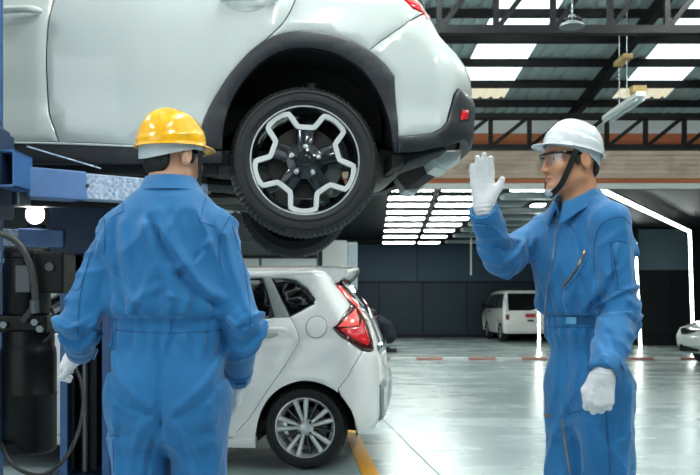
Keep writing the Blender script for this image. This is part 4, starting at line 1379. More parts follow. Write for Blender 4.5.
MB().tube(crv([np.array([-0.095, -0.02, 0.05])] + [at(*q) - np.array([-1.225, 3.28, 0.585]) for q in ((3, 446, 3.17), (8, 458, 3.12), (20, 470, 3.1), (42, 475, 3.1), (62, 462, 3.12), (77, 436, 3.2), (83, 405, 3.28), (81, 382, 3.33), (74, 366, 3.36))], 6), 0.0075, 10).build('power_cable', M_hose, pu, smooth=True)

# ---- work lamp standing on the far arm
lamp = thing('work_lamp', 'glaring white work lamp standing on the blue lift arm under the car', 'work lamp', (-1.985, 5.43, 1.612))
MB().lathe([(0.0, 0.05), (0.045, 0.05), (0.062, 0.02), (0.066, -0.012), (0.060, -0.014), (0.056, 0.0), (0.0, 0.0)], (0, 0, 0.085), (0, 1, 0), 28).build('housing', M_blk2, lamp, smooth=True, angle=50)
MB().lathe([(0.0, -0.010), (0.03, -0.0095), (0.058, -0.005), (0.058, 0.0), (0.0, 0.0)], (0, 0, 0.085), (0, 1, 0), 28).build('lens', mat('work_lamp_glow', '#ffffff', emit=110.0), lamp, smooth=True)
MB().box((0, 0.02, 0.012), (0.10, 0.07, 0.022), bev=0.004).build('foot', M_blk2, lamp)

# ================================================================== PEOPLE
M_cov = mat('blue_work_cotton', '#10649a', rough=0.75, var=0.06, vscale=5, sheen=0.2, bump=0.12, bscale=900)
M_seam = mat('dark_blue_thread', '#0d4771', rough=0.8)
M_glove = mat('white_knit_cotton', '#d9d9dc', rough=0.9, bump=0.5, bscale=420)
M_hair = mat('black_hair', '#14110f', rough=0.45, bump=0.4, bscale=300)
M_skin = mat('skin', '#c99273', rough=0.45, attr='tint', spec=0.4)
M_skin.node_tree.nodes['Principled BSDF'].inputs['Subsurface Weight'].default_value = 0.12
M_skin.node_tree.nodes['Principled BSDF'].inputs['Subsurface Radius'].default_value = (0.012, 0.005, 0.003)
M_yel = mat('yellow_helmet_plastic', '#f5b312', rough=0.22, coat=0.6)
M_whi = mat('white_helmet_plastic', '#d6d9dc', rough=0.22, coat=0.6)
M_band = mat('grey_headband_plastic', '#b4bcc2', rough=0.4)
M_strap = mat('black_webbing', '#121314', rough=0.7)
M_frame = mat('black_glasses_frame', '#0d0e10', rough=0.25)
M_zip = mat('brass_zip', '#9c7a55', rough=0.35, metal=0.7)
M_zipg = mat('grey_zip', '#6f8091', rough=0.4, metal=0.5)
M_boot = mat('black_boot_leather', '#17171a', rough=0.4)
M_eye = mat('eyeball', '#e8e4e0', rough=0.1, attr='tint')
GL = bpy.data.materials.new('clear_safety_lens'); GL.use_nodes = True
nt = GL.node_tree; nt.nodes.remove(nt.nodes['Principled BSDF'])
_a = nt.nodes.new('ShaderNodeBsdfTransparent'); _a.inputs[0].default_value = (0.82, 0.86, 0.88, 1)
_b = nt.nodes.new('ShaderNodeBsdfGlossy'); _b.inputs['Roughness'].default_value = 0.05
_m = nt.nodes.new('ShaderNodeMixShader'); _m.inputs[0].default_value = 0.14
nt.links.new(_a.outputs[0], _m.inputs[1]); nt.links.new(_b.outputs[0], _m.inputs[2]); nt.links.new(_m.outputs[0], nt.nodes['Material Output'].inputs[0])

TORSO = np.array([  # z, half width, half depth, forward shift
    (0.76, 0.11, 0.070, -0.005), (0.80, 0.135, 0.085, -0.008), (0.86, 0.158, 0.098, -0.008), (0.93, 0.164, 0.106, -0.008), (1.00, 0.165, 0.110, -0.006),
    (1.06, 0.169, 0.114, 0.0), (1.085, 0.163, 0.108, 0.0), (1.110, 0.162, 0.107, 0.0), (1.119, 0.180, 0.128, 0.0), (1.145, 0.189, 0.137, 0.0), (1.22, 0.187, 0.138, 0.0),
    (1.30, 0.186, 0.138, -0.002), (1.38, 0.176, 0.128, -0.008), (1.43, 0.148, 0.110, -0.014), (1.47, 0.110, 0.088, -0.016), (1.50, 0.078, 0.068, -0.012), (1.525, 0.056, 0.056, -0.004), (1.55, 0.048, 0.05, 0.0)], np.float32)


def ribbon(path, nrms, w, t):
    """flat strap along path; nrms outward normals"""
    V = []; Fc = []; n = len(path)
    for i in range(n):
        p = np.asarray(path[i], float); nn = np.asarray(nrms[i], float); nn = nn / np.linalg.norm(nn)
        d = np.asarray(path[min(i + 1, n - 1)], float) - np.asarray(path[max(i - 1, 0)], float)
        s = np.cross(d, nn); s /= (np.linalg.norm(s) + 1e-9)
        for a, b in ((-w / 2, 0), (w / 2, 0), (w / 2, t), (-w / 2, t)):
            V.append(p + s * a + nn * b)
    for i in range(n - 1):
        for k in range(4):
            l = (k + 1) % 4
            Fc.append([i * 4 + k, i * 4 + l, (i + 1) * 4 + l, (i + 1) * 4 + k])
    Fc.append([0, 1, 2, 3]); Fc.append([(n - 1) * 4 + k for k in (3, 2, 1, 0)])
    b = MB(); b.add(V, Fc)
    return b


def rdg(n):
    return (1 - np.minimum(1, np.abs(n) * 2.6)) ** 1.3


def d_head(q):
    """head in its own frame: x right, y forward, z up, eyes at z = 0"""
    ax = np.abs(q[:, 0])
    s = np.stack([ax, q[:, 1], q[:, 2]], 1)
    d = d_ell(s, (0, -0.008, 0.032), (0.077, 0.094, 0.088))
    d = smin(d, d_ell(s, (0, 0.026, -0.035), (0.060, 0.064, 0.082)), 0.03)
    d = smin(d, d_rc(s, (0.050, -0.008, -0.060), (0.016, 0.066, -0.098), 0.020, 0.017), 0.03)
    d = smin(d, d_ell(s, (0, 0.078, -0.100), (0.020, 0.016, 0.018)), 0.02)
    d = smin(d, d_ell(s, (0.042, 0.058, -0.028), (0.026, 0.026, 0.024)), 0.025)
    d = smin(d, d_rc(s, (0.0, 0.088, 0.022), (0.042, 0.074, 0.022), 0.010, 0.009), 0.018)
    d = smax(d, -d_ell(s, (0.032, 0.104, 0.0), (0.019, 0.017, 0.012)), 0.014)
    d = smin(d, d_rc(s, (0.0, 0.086, 0.008), (0.0, 0.1055, -0.036), 0.0075, 0.0098), 0.012)
    d = smin(d, d_ell(s, (0.0115, 0.098, -0.039), (0.0085, 0.010, 0.0075)), 0.006)
    d = smin(d, d_rc(s, (0.0, 0.094, -0.0605), (0.018, 0.082, -0.063), 0.0068, 0.004), 0.006)
    d = smin(d, d_rc(s, (0.0, 0.093, -0.0735), (0.016, 0.082, -0.070), 0.0072, 0.004), 0.006)
    # ears
    e = s - np.array([0.076, -0.014, -0.010], np.float32)
    c, sn = math.cos(0.25), math.sin(0.25)
    e = np.stack([e[:, 0], e[:, 1] * c - e[:, 2] * sn, e[:, 1] * sn + e[:, 2] * c], 1)
    ear = d_ell(e, (0.006, 0, 0), (0.011, 0.019, 0.033))
    ear = smax(ear, -d_ell(e, (0.016, 0.004, 0.004), (0.008, 0.010, 0.020)), 0.006)
    d = smin(d, ear, 0.008)
    return d


def make_person(cfg):
    o3 = np.array([cfg['base'][0], cfg['base'][1], 0.0])
    f2 = np.array([*cfg['fwd'], 0.0]); f2 /= np.linalg.norm(f2)
    r2 = np.array([f2[1], -f2[0], 0.0])
    root = thing('person', cfg['label'], 'person', tuple(o3))
    ftor = f2.astype(np.float32); rtor = r2.astype(np.float32)
    T = TORSO.copy()
    T[:, 1] *= cfg.get('wide', 1.0); T[:, 2] *= cfg.get('deep', 1.0)
    T[T[:, 0] < 1.04, 1] *= cfg.get('hipw', 1.0); T[T[:, 0] < 1.04, 2] *= cfg.get('hipw', 1.0)
    lean = cfg.get('lean', 0.0)
    rel = lambda p: np.asarray(p, float) - o3
    arms = {k: [rel(p) for p in v] for k, v in cfg['arms'].items()}       # shoulder, elbow, wrist
    hc = rel(cfg['head']); hf = np.array([*cfg['face'], cfg.get('pitch', 0.0)], float); hf /= np.linalg.norm(hf)
    hr = np.cross(hf, (0, 0, 1)); hr /= np.linalg.norm(hr); hu = np.cross(hr, hf)
    HM = np.stack([hr, hf, hu], 1).astype(np.float32)                     # columns: axes
    hz_ = cfg.get('head_size', 0.94)
    toH = lambda P: (P - hc.astype(np.float32)) @ HM / hz_
    frH = lambda q: (np.asarray(q, float) * hz_) @ HM.T + hc

    def L(a, b, z):                                                       # body-frame point
        return r2 * a + f2 * b + np.array([0, 0, z])

    def torso(P, shrink=0.0, p=2.3):
        z = P[:, 2]
        A = np.interp(z, T[:, 0], T[:, 1]) - shrink; Bd = np.interp(z, T[:, 0], T[:, 2]) - shrink; cb = np.interp(z, T[:, 0], T[:, 3]) + lean * np.clip(z - 1.0, 0, 1)
        a = np.abs(P @ rtor) / A; b = np.abs(P @ ftor - cb) / Bd
        n = (a ** p + b ** p) ** (1 / p)
        d = (n - 1) * np.minimum(A, Bd)
        return np.maximum(np.maximum(d, z - (1.54 - shrink)), 0.76 + shrink - z).astype(np.float32)

    hips = cfg.get('legs', {}).get('hip', 0.092)
    kn = cfg.get('legs', {}).get('knee', [(-0.10, 0.03), (0.10, 0.03)])
    an = cfg.get('legs', {}).get('ankle', [(-0.11, -0.01), (0.11, -0.01)])
    legs = []
    for i, s in enumerate((-1, 1)):
        legs.append([L(s * hips, -0.005, 0.86), L(kn[i][0], kn[i][1], 0.47), L(an[i][0], an[i][1], 0.06)])
    ar_r = {k: cfg.get('arm_r', (0.072, 0.062, 0.048)) for k in arms}
    amp = cfg.get('amp', 1.0)

    def arm_d(P, pts, rr, shrink=0.0, cloth=True):
        S, E, W = [np.asarray(q, np.float32) for q in pts]
        d = smin(d_rc(P, S, E, rr[0] - shrink, rr[1] - shrink), d_rc(P, E, W, rr[1] - shrink, rr[2] - shrink), 0.03)
        if cloth:
            # wrinkles run around the sleeve and gather at the elbow
            u1 = (E - S) / np.linalg.norm(E - S); u2 = (W - E) / np.linalg.norm(W - E)
            e = P - E
            s1 = e @ u1; s2 = e @ u2
            s = np.where(s1 < 0, s1, s2)
            m = np.exp(-(s / 0.09) ** 2) + 0.35 + 0.5 * np.exp(-((P - S) @ (P - S).T.diagonal() if False else ((P - S) ** 2).sum(1)) / 0.006)
            tw = e @ np.cross(u1, np.array([0.3, 0.8, 0.5], np.float32))
            Q = np.stack([s * 20 + tw * 9 + P[:, 2] * 3, P[:, 0] * 7 + P[:, 1] * 4 + 3.1, P[:, 1] * 8 - P[:, 2] * 5 + 7.7], 1)
            w = vnoise(Q)
            d = d - amp * m * (0.0155 * rdg(w) - 0.004)
            # cut at the cuff
            d = np.maximum(d, (P - W) @ u2)
        return d

    lr_ = cfg.get('leg_r', 0.088)
    fs_ = cfg['base'][1] / FPX
    folds = [([np.array([(px - 350) * fs_ - o3[0], CH + (HY - py) * fs_], np.float32) for px, py in crv(pts, 4)], w_, am_) for pts, w_, am_ in cfg.get('folds', [])]

    def cov(P):
        P = np.asarray(P, np.float32)
        a = P @ rtor; b = P @ ftor; z = P[:, 2]
        d = torso(P)
        # shoulder yokes
        for k, pts in arms.items():
            sg = -1 if k == 'L' else 1
            d = smin(d, d_rc(P, L(sg * 0.045, -0.012 + lean * 0.5, 1.466), pts[0], 0.054, 0.060), 0.03)
        bl = np.concatenate([np.zeros(0)])
        # buttocks and belly
        for s in ((-1, 1) if cfg.get('seat', 1.0) > 0.1 else ()):
            d = smin(d, d_ell(P @ np.stack([rtor, ftor, np.array([0, 0, 1], np.float32)], 1), (s * 0.082, -0.058, 0.895), (0.080, 0.062 * cfg.get('seat', 1.0), 0.11)), 0.05)
        # drape of the upper body
        sa_ = np.abs(a + 0.02)
        Q = np.stack([sa_ * 9.0 + z * 6.0 + 11, b * 5, z * 2.2 - sa_ * 3.0 + np.sign(a) * 4], 1)
        w1 = rdg(vnoise(Q))
        Q = np.stack([a * 11 - z * 5 + 3, b * 9 + 5, z * 3.5 + a * 4], 1)
        w2 = rdg(vnoise(Q))
        up = np.clip((z - 1.11) / 0.05, 0, 1) * np.clip((1.47 - z) / 0.08, 0, 1)
        d = d - amp * up * (0.016 * w1 + 0.010 * w2 - 0.007)
        # gathers above and below the waistband
        ang = np.arctan2(b, a)
        g = np.sin(ang * 17 + 2.5 * vnoise(np.stack([ang * 3, z * 9, z * 0 + 2], 1)))
        gz = np.exp(-((z - 1.145) / 0.035) ** 2) + 0.75 * np.exp(-((z - 1.045) / 0.035) ** 2)
        d = d - amp * 0.0075 * g * gz
        # waistband ridge
        d = d - 0.004 * np.exp(-((z - 1.095) / 0.013) ** 4) * (np.abs(a) < 0.25)
        # legs
        dl = None
        for lg in legs:
            e = d_chain(P, lg, (lr_, lr_ - 0.002, lr_), 0.03)
            dl = e if dl is None else smin(dl, e, 0.02)
        Q = np.stack([a * 8 + z * 4 + 20, b * 7, z * 3.4 - np.abs(a) * 4], 1)
        w3 = vnoise(Q)
        Q = np.stack([a * 16 - z * 6, b * 12, z * 6 + 9], 1)
        w4 = vnoise(Q)
        dl = dl - amp * (0.014 * rdg(w3) + 0.008 * rdg(w4) - 0.006)
        d = smin(d, dl, 0.07)
        # creases that fan out from the crotch
        for s in (-1, 1):
            for k_, (ea, ez) in enumerate(((0.15, 0.90), (0.165, 0.82), (0.14, 0.74))):
                fold = d_rc(P, L(s * 0.02, -0.10, 0.80 - 0.02 * k_), L(s * ea, -0.10, ez), 0.004, 0.009)
                d = d - amp * 0.007 * np.exp(-(np.maximum(fold, 0) / 0.016) ** 2)
        # seat / front seams
        d = d + 0.006 * np.exp(-(a / 0.006) ** 2) * np.clip((z - 0.76) / 0.03, 0, 1) * np.clip((1.075 - z) / 0.01, 0, 1)
        for k, pts in arms.items():
            d = smin(d, arm_d(P, pts, ar_r[k]), 0.028)
        # individually placed folds
        if folds:
            near = P[:, 1] < 0.04
            Pn = P[near][:, [0, 2]]
            acc = np.zeros(len(Pn), np.float32)
            for path, w_, am_ in folds:
                dm = None
                for k_ in range(len(path) - 1):
                    p0, p1 = path[k_], path[k_ + 1]; e_ = p1 - p0
                    t_ = np.clip((Pn - p0) @ e_ / (e_ @ e_), 0, 1)
                    q_ = Pn - p0 - t_[:, None] * e_
                    dd_ = np.sqrt((q_ * q_).sum(1))
                    dm = dd_ if dm is None else np.minimum(dm, dd_)
                acc += am_ * np.exp(-(dm / w_) ** 2)
            d = d.astype(np.float32); d[near] -= acc
        # neck opening and hems
        nk = d_rc(P, hc + np.array([0, 0, -0.02]) - hf * 0.015, L(0, 0.005 + lean * 0.5, 1.46), 0.062, 0.058)
        d = smax(d, -nk, 0.01)
        d = np.maximum(d, 0.055 - z)
        return d

    allp = np.array([p for v in arms.values() for p in v] + [L(-0.2, -0.17, 0), L(0.2, 0.17, 0), L(-0.2, 0.17, 0), L(0.2, -0.17, 0)])
    lo = allp.min(0) - 0.11; hi = allp.max(0) + 0.11
    st = 0.0056
    V, Q = sdf_mesh(cov, [uni(lo[0], hi[0], st), uni(lo[1], hi[1], st), uni(0.03, 1.60, st)], relax=1)
    covo = mkq('coverall', V, Q, M_cov, root)
    bvh = BVHTree.FromPolygons([Vector(v) for v in V.tolist()], Q.tolist())

    # ---- skin
    def bodyf(P):
        P = np.asarray(P, np.float32)
        d = torso(P, 0.022)
        for lg in legs:
            d = smin(d, d_chain(P, [lg[0], lg[1], lg[2]], (0.064, 0.048, 0.040), 0.03), 0.03)
        for k, pts in arms.items():
            d = smin(d, d_chain(P, [pts[0], pts[1], pts[2]], (0.046, 0.038, 0.026), 0.02), 0.03)
        d = smin(d, d_rc(P, hc - hf * 0.024 - hu * 0.045, L(0, -0.005 + lean * 0.5, 1.46), 0.053, 0.060), 0.03)
        d = smin(d, d_head(toH(P)) * hz_, 0.022)
        return d
    hz = hc[2]
    zs = axis_lines([(0.02, 1.40, 0.016), (1.40, hz - 0.17, 0.008), (hz - 0.17, hz + 0.14, 0.003)])
    def hax(i):
        l_, h_ = hc[i] - 0.135, hc[i] + 0.135
        return axis_lines([(lo[i], l_, 0.014), (l_, h_, 0.003), (h_, hi[i], 0.014)])
    V, Q = sdf_mesh(bodyf, [hax(0), hax(1), zs], slack=1.8, pad=0.03, relax=1)
    body = mkq('body', V, Q, M_skin, root)
    q = toH(V.astype(np.float32))
    base = np.array(lin(cfg.get('skin', '#cf9b7d'))); lip = np.array(lin('#b57868')); brow = np.array(lin('#1d1714')); beard = np.array(lin('#b98a74'))
    colr = np.tile(base, (len(q), 1))
    def blend(mask, c):
        nonlocal colr
        colr = colr * (1 - mask[:, None]) + c * mask[:, None]
    blend(0.5 * np.clip(1 - d_ell(q, (0, 0.075, -0.085), (0.055, 0.05, 0.035)) / 0.01, 0, 1), beard)
    blend(0.85 * np.clip(1 - d_ell(q, (0, 0.094, -0.067), (0.021, 0.014, 0.0125)) / 0.003, 0, 1), lip)
    aq = np.stack([np.abs(q[:, 0]), q[:, 1], q[:, 2]], 1)
    blend(0.9 * np.clip(1 - d_rc(aq, (0.016, 0.095, 0.021), (0.046, 0.078, 0.025), 0.0045, 0.003) / 0.003, 0, 1), brow)
    blend(0.8 * np.clip(1 - d_rc(aq, (0.0, 0.100, -0.0672), (0.019, 0.088, -0.067), 0.0012, 0.001) / 0.002, 0, 1), np.array(lin('#6b3a34')))
    at_ = body.data.attributes.new('tint', 'FLOAT_COLOR', 'POINT')
    at_.data.foreach_set('color', np.concatenate([colr, np.ones((len(q), 1))], 1).astype(np.float32).ravel())
    # ---- eyes
    for s in (-1, 1):
        Vv = []; Ff = []; cc = []
        for i in range(11):
            t = PI * i / 10
            for k in range(16):
                a = 2 * PI * k / 16
                Vv.append(frH(np.array([s * 0.032, 0.0735, -0.001]) + 0.0115 * np.array([math.sin(t) * math.cos(a), math.cos(t), math.sin(t) * math.sin(a)])))
                cc.append((0.01, 0.006, 0.004, 1) if i <= 2 else (0.75, 0.72, 0.7, 1))
        for i in range(10):
            for k in range(16):
                l = (k + 1) % 16
                Ff.append([i * 16 + k, i * 16 + l, (i + 1) * 16 + l, (i + 1) * 16 + k])
        eo = mk('eye', Vv, Ff, M_eye, root, True)
        a_ = eo.data.attributes.new('tint', 'FLOAT_COLOR', 'POINT'); a_.data.foreach_set('color', np.array(cc, np.float32).ravel())
    # ---- hair
    def hair(P):
        q = np.asarray(P, np.float32); s = np.stack([np.abs(q[:, 0]), q[:, 1], q[:, 2]], 1)
        d = d_ell(s, (0, -0.012, 0.034), (0.082, 0.096, 0.092))
        d = smin(d, d_ell(s, (0.0, -0.048, -0.030), (0.064, 0.048, 0.050)), 0.03)
        d = np.maximum(d, -(s[:, 2] + 0.072 + 0.25 * (s[:, 1] + 0.06)))
        d = smax(d, s[:, 1] * 0.8 + 0.018 - np.clip((s[:, 2] - 0.02) * 1.3, -0.03, 0.2), 0.012)
        side = d_ell(s, (0.0760, 0.014, 0.004), (0.008, 0.013, 0.034))
        d = smin(d, side, 0.006)
        d = np.maximum(d, -d_ell(s, (0.085, -0.012, -0.012), (0.020, 0.021, 0.034)))
        return d - 0.0015 * vnoise(s * np.array([160, 160, 40], np.float32))
    V, Q = sdf_mesh(hair, [uni(-0.1, 0.1, 0.0035), uni(-0.14, 0.11, 0.0035), uni(-0.11, 0.14, 0.0035)])
    mkq('hair', frH(V), Q, M_hair, root)

    # ---- hard hat
    tilt = cfg.get('tilt', 0.2)
    hs = cfg.get('hat_scale', 1.0)
    ct, stt = math.cos(tilt), math.sin(tilt)
    hoff = np.array(cfg.get('hat_off', (0, -0.012, 0.040)))
    def hat_pt(x, y, z):
        x, y, z = x * hs, y * hs, z * hs
        return frH(np.array([x, y * ct - z * stt, y * stt + z * ct]) + hoff)
    NA, NT = 144, 46
    def hat_grid(dr):
        rows_ = []
        aL, bW, hH = 0.121 + dr, 0.106 + dr, 0.112 + dr
        for i in range(NT + 1):
            row = []
            for k in range(NA):
                ph = 2 * PI * k / NA
                if i <= NT - 6:
                    th = (i / (NT - 6)) * PI / 2
                    S = math.sin(th) ** 0.92; C = math.cos(th) ** 0.95 if th < PI / 2 - 1e-6 else 0.0
                    x, y, z = bW * S * math.sin(ph), aL * S * math.cos(ph), hH * C
                    # raised crown ridges
                    nrm_ = np.array([x / bW ** 2, y / aL ** 2, z / hH ** 2]); nrm_ /= np.linalg.norm(nrm_) + 1e-9
                    ridge = 0.0055 * (1 / (1 + math.exp((abs(x) - 0.020) / 0.004))) * (1 / (1 + math.exp((abs(y + 0.01) - 0.092) / 0.006)))
                    zb = 0.030 + 0.018 * math.cos(ph)
                    ridge += 0.004 / (1 + math.exp((z - zb) / 0.0025))
                    p = np.array([x, y, z]) + nrm_ * ridge
                else:
                    j = i - (NT - 6)
                    ex_ = (0.0, 0.004, 0.20, 0.55, 0.85, 1.0, 1.0)[j]
                    vis = max(0.0, math.cos(ph)) ** 2.2
                    brim = 0.008 + 0.040 * vis
                    e = 0.004 + (brim * ex_ if j > 1 else 0.0)
                    dz = (0, -0.012, -0.014, -0.014, -0.015, -0.016, -0.019)[j] - 0.010 * vis * ex_
                    p = np.array([(bW + e * 0.8) * math.sin(ph), (aL + e) * math.cos(ph), dz])
                row.append(p)
            rows_.append(row)
        return rows_
    g0 = hat_grid(0.0); g1 = hat_grid(-0.0035)
    V = []; Fc = []
    for g_ in (g0, g1):
        for row in g_:
            for p in row: V.append(hat_pt(*p))
    n1 = (NT + 1) * NA
    for i in range(NT):
        for k in range(NA):
            l = (k + 1) % NA
            Fc.append([i * NA + k, i * NA + l, (i + 1) * NA + l, (i + 1) * NA + k])
            Fc.append([n1 + i * NA + k, n1 + (i + 1) * NA + k, n1 + (i + 1) * NA + l, n1 + i * NA + l])
    for k in range(NA):
        l = (k + 1) % NA
        Fc.append([NT * NA + k, NT * NA + l, n1 + NT * NA + l, n1 + NT * NA + k])
    b = MB(); b.add(V, Fc)
    hato = b.build('hard_hat', cfg['hat_mat'], root, smooth=True, angle=60, label=cfg['hat_label'])
    # headband
    V = []; Fc = []
    for k in range(NA):
        ph = 2 * PI * k / NA
        rear = (1 - math.cos(ph)) / 2
        h = 0.010 + cfg.get('band_h', 0.028) * rear ** 2.0
        drop = -0.012 - 0.006 * rear
        for (e, z) in ((-0.006, drop + 0.012), (-0.004, drop - h), (-0.0075, drop - h), (-0.010, drop + 0.012)):
            V.append(hat_pt((0.106 + e) * math.sin(ph), (0.121 + e) * math.cos(ph) * (0.97 if rear < 0.5 else 1.0), z))
    for k in range(NA):
        l = (k + 1) % NA
        for a_i in range(4):
            c_i = (a_i + 1) % 4
            Fc.append([k * 4 + a_i, k * 4 + c_i, l * 4 + c_i, l * 4 + a_i])
    b = MB(); b.add(V, Fc); b.build('headband', M_band, hato, smooth=True, angle=40)
    # side clips
    for s in (-1, 1):
        MB().box(hat_pt(s * 0.097, 0.030, -0.020), (0.012, 0.030, 0.022), HM, bev=0.004).build('strap_clip', M_band, hato)
        path = crv([(s * 0.087, 0.028, 0.024), (s * 0.083, 0.036, 0.0), (s * 0.071, 0.050, -0.045), (s * 0.050, 0.066, -0.090), (s * 0.020, 0.080, -0.114), (0, 0.084, -0.121)], 5)
        nr = [np.array([q_[0] * 1.0, max(q_[1] - 0.03, 0) * 0.8, min(q_[2] + 0.05, 0) * 0.9]) + np.array([s * 0.02, 0, 0]) for q_ in path]
        rb = ribbon([frH(q_ + (n_ / np.linalg.norm(n_)) * 0.0045) for q_, n_ in zip(path, nr)], [HM @ n_ for n_ in nr], 0.019, 0.0025)
        rb.build('chin_strap', M_strap, hato, smooth=True, angle=40)
    def cup(P):
        q_ = np.asarray(P, np.float32)
        d_ = d_ell(q_, (0, 0.080, -0.112), (0.026, 0.022, 0.017))
        return np.maximum(d_, -d_ell(q_, (0, 0.076, -0.104), (0.022, 0.019, 0.017)))
    V, Q = sdf_mesh(cup, [uni(-0.035, 0.035, 0.002), uni(0.045, 0.11, 0.002), uni(-0.14, -0.085, 0.002)])
    mkq('chin_cup', frH(V), Q, M_band, hato)

    # ---- safety glasses
    gl = []
    for s in (-1, 1):
        V = []; Fc = []
        na, nz = 14, 6
        for i in range(na + 1):
            t = math.radians(4 + 64 * i / na)
            for j in range(nz + 1):
                v = j / nz
                ztop = 0.016; zbot = -0.026 + 0.010 * (i / na) ** 2 + 0.016 * max(0, 1 - i / 3) 
                z = ztop + (zbot - ztop) * v
                R_ = 0.090 - 0.006 * v
                V.append(frH((s * R_ * math.sin(t) * 0.90, 0.022 + R_ * math.cos(t) * 0.98, z)))
        for i in range(na):
            for j in range(nz):
                k = i * (nz + 1) + j
                Fc.append([k, k + nz + 1, k + nz + 2, k + 1])
        gl.append((V, Fc))
    path = [frH((0.091 * math.sin(math.radians(t)) * 0.90, 0.0225 + 0.091 * math.cos(math.radians(t)) * 0.98, 0.017)) for t in np.linspace(-70, 70, 29)]
    b = MB(); b.tube(path, 0.0034, 8)
    fro = b.build('safety_glasses', M_frame, root, smooth=True, label='clear safety glasses with black frame')
    for V, Fc in gl:
        mk('lens', V, Fc, GL, fro, True)
    for s in (-1, 1):
        b = MB()
        b.beam(frH((s * 0.078, 0.058, 0.015)), frH((s * 0.083, 0.010, 0.012)), 0.004, 0.012, up=hu)
        b.beam(frH((s * 0.083, 0.011, 0.012)), frH((s * 0.083, -0.03, 0.006)), 0.004, 0.007, up=hu)
        b.build('temple', M_frame, fro)
    # ---- collar
    kc = cfg.get('collar_k', 0.45)
    nb = hc * np.array([1, 1, 0]) * kc + L(0, -0.004 + lean * 0.5, 0) * (1 - kc) * np.array([1, 1, 0]) + np.array([0, 0, cfg.get('collar_z', 1.508)])
    up_t = (hc - hf * 0.02 - L(0, lean * 0.5, 1.46)); up_t /= np.linalg.norm(up_t)
    cr_ = cfg.get('collar', 0.0)
    V = []; Fc = []
    NAc = 60
    gap = math.radians(cfg.get('collar_gap', 24))
    for k in range(NAc + 1):
        ph = gap + (2 * PI - 2 * gap) * k / NAc         # 0 = front
        fr_ = max(0.0, math.cos(ph))
        tip = max(0.0, 1 - abs(min(ph, 2 * PI - ph) - gap) / 0.7)
        rs = 0.066; rf_ = 0.069 + 0.013 * fr_; fv = 0.80 + 0.20 * fr_
        zt = 0.040 - 0.046 * fr_ ** 1.1 - 0.0 * tip
        fl = 0.046 + 0.030 * tip
        e = r2 * math.sin(ph) * rs + f2 * math.cos(ph) * rf_
        en = e / np.linalg.norm(e)
        sec = [(-0.006, -0.045), (0.0, zt - 0.008), (0.004, zt), (0.010, zt - 0.002), (0.028 * fv, zt - fl * 0.55), (0.044 * fv, zt - fl), (0.038 * fv, zt - fl - 0.003), (0.016 * fv, zt - fl * 0.5), (0.004, zt - 0.014), (-0.002, -0.045)]
        for (dr_, dz_) in sec:
            V.append(nb + e + en * dr_ + up_t * dz_)
    ns = 10
    for k in range(NAc):
        for a_i in range(ns):
            c_i = (a_i + 1) % ns
            Fc.append([k * ns + a_i, k * ns + c_i, (k + 1) * ns + c_i, (k + 1) * ns + a_i])
    Fc.append(list(range(ns))); Fc.append([NAc * ns + q_ for q_ in range(ns)])
    b = MB(); b.add(V, Fc); b.build('collar', M_cov, covo, smooth=True, angle=50)
    # ---- cuffs and gloves
    for k, pts in arms.items():
        S, E, W = pts
        u = (W - E) / np.linalg.norm(W - E)
        rr = ar_r[k][2]
        MB().lathe([(rr - 0.010, 0.004), (rr - 0.001, 0.006), (rr + 0.002, 0.002), (rr + 0.003, -0.024), (rr + 0.005, -0.046), (rr + 0.003, -0.052), (rr - 0.010, -0.052)], W, u, 36).build('cuff', M_cov, covo, smooth=True, angle=50)
        tb = cfg.get('cuff_tab', {}).get(k)
        if tb is not None:
            tb = np.array(tb, float); tb -= u * (tb @ u); tb /= np.linalg.norm(tb)
            R_ = np.stack([np.cross(u, tb), u, tb], 1)
            MB().box(W + tb * (rr + 0.009) - u * 0.026, (0.034, 0.024, 0.006), R_, bev=0.002).build('cuff_tab', M_cov, covo)
        make_hand(root, W, cfg['hands'][k], u)
    # ---- boots
    for i, lg in enumerate(legs):
        a = lg[2]
        def boot(P):
            P = np.asarray(P, np.float32)
            d_ = d_rc(P, a + np.array([0, 0, 0.02]), a + np.array([0, 0, 0.10]), 0.05, 0.048)
            d_ = smin(d_, d_rc(P, a - f2 * 0.035 + np.array([0, 0, -0.02]), a + f2 * 0.16 + np.array([0, 0, -0.022]), 0.040, 0.040), 0.03)
            d_ = np.maximum(d_, P[:, 2] - 0.17)
            return np.maximum(d_, 0.002 - P[:, 2])
        c_ = a + f2 * 0.06
        V, Q = sdf_mesh(boot, [uni(c_[0] - 0.19, c_[0] + 0.19, 0.008), uni(c_[1] - 0.19, c_[1] + 0.19, 0.008), uni(-0.02, 0.19, 0.008)])
        mkq('boot', V, Q, M_boot, root)

    # ---- seams, zips and pockets laid onto the cloth
    cam_o = Vector((-o3[0], -o3[1], CH))
    def drape(pts, name, m, r=0.0014, flat=None, n=10, lift_=0.0):
        out = []; nn = []
        for (px, py) in crv(pts, n):
            dv = Vector(((px - 350) / FPX, 1.0, (HY - py) / FPX)).normalized()
            hit, nm, idx, ds = bvh.ray_cast(cam_o, dv)
            if hit is None: continue
            if nm.dot(dv) > 0: nm = -nm
            if out and (np.linalg.norm(np.array(hit) - out[-1]) > 0.06): continue
            out.append(np.array(hit)); nn.append(np.array(nm))
        if len(out) < 3: return None
        if flat:
            P_ = np.array(out); N_ = np.array(nn)
            for _ in range(3):
                N_[1:-1] = (N_[:-2] + N_[1:-1] * 2 + N_[2:]) / 4
            b_ = ribbon([p + q_ * (-0.0015 + lift_) for p, q_ in zip(P_, N_)], list(N_), flat, 0.003 + r)
        else:
            b_ = MB(); b_.tube([p + q_ * (r * 0.2 + lift_) for p, q_ in zip(out, nn)], r, 6)
        return b_.build(name, m, covo, smooth=True)
    for it in cfg.get('drape', []):
        drape(*it[0:3], **(it[3] if len(it) > 3 else {}))
    return root


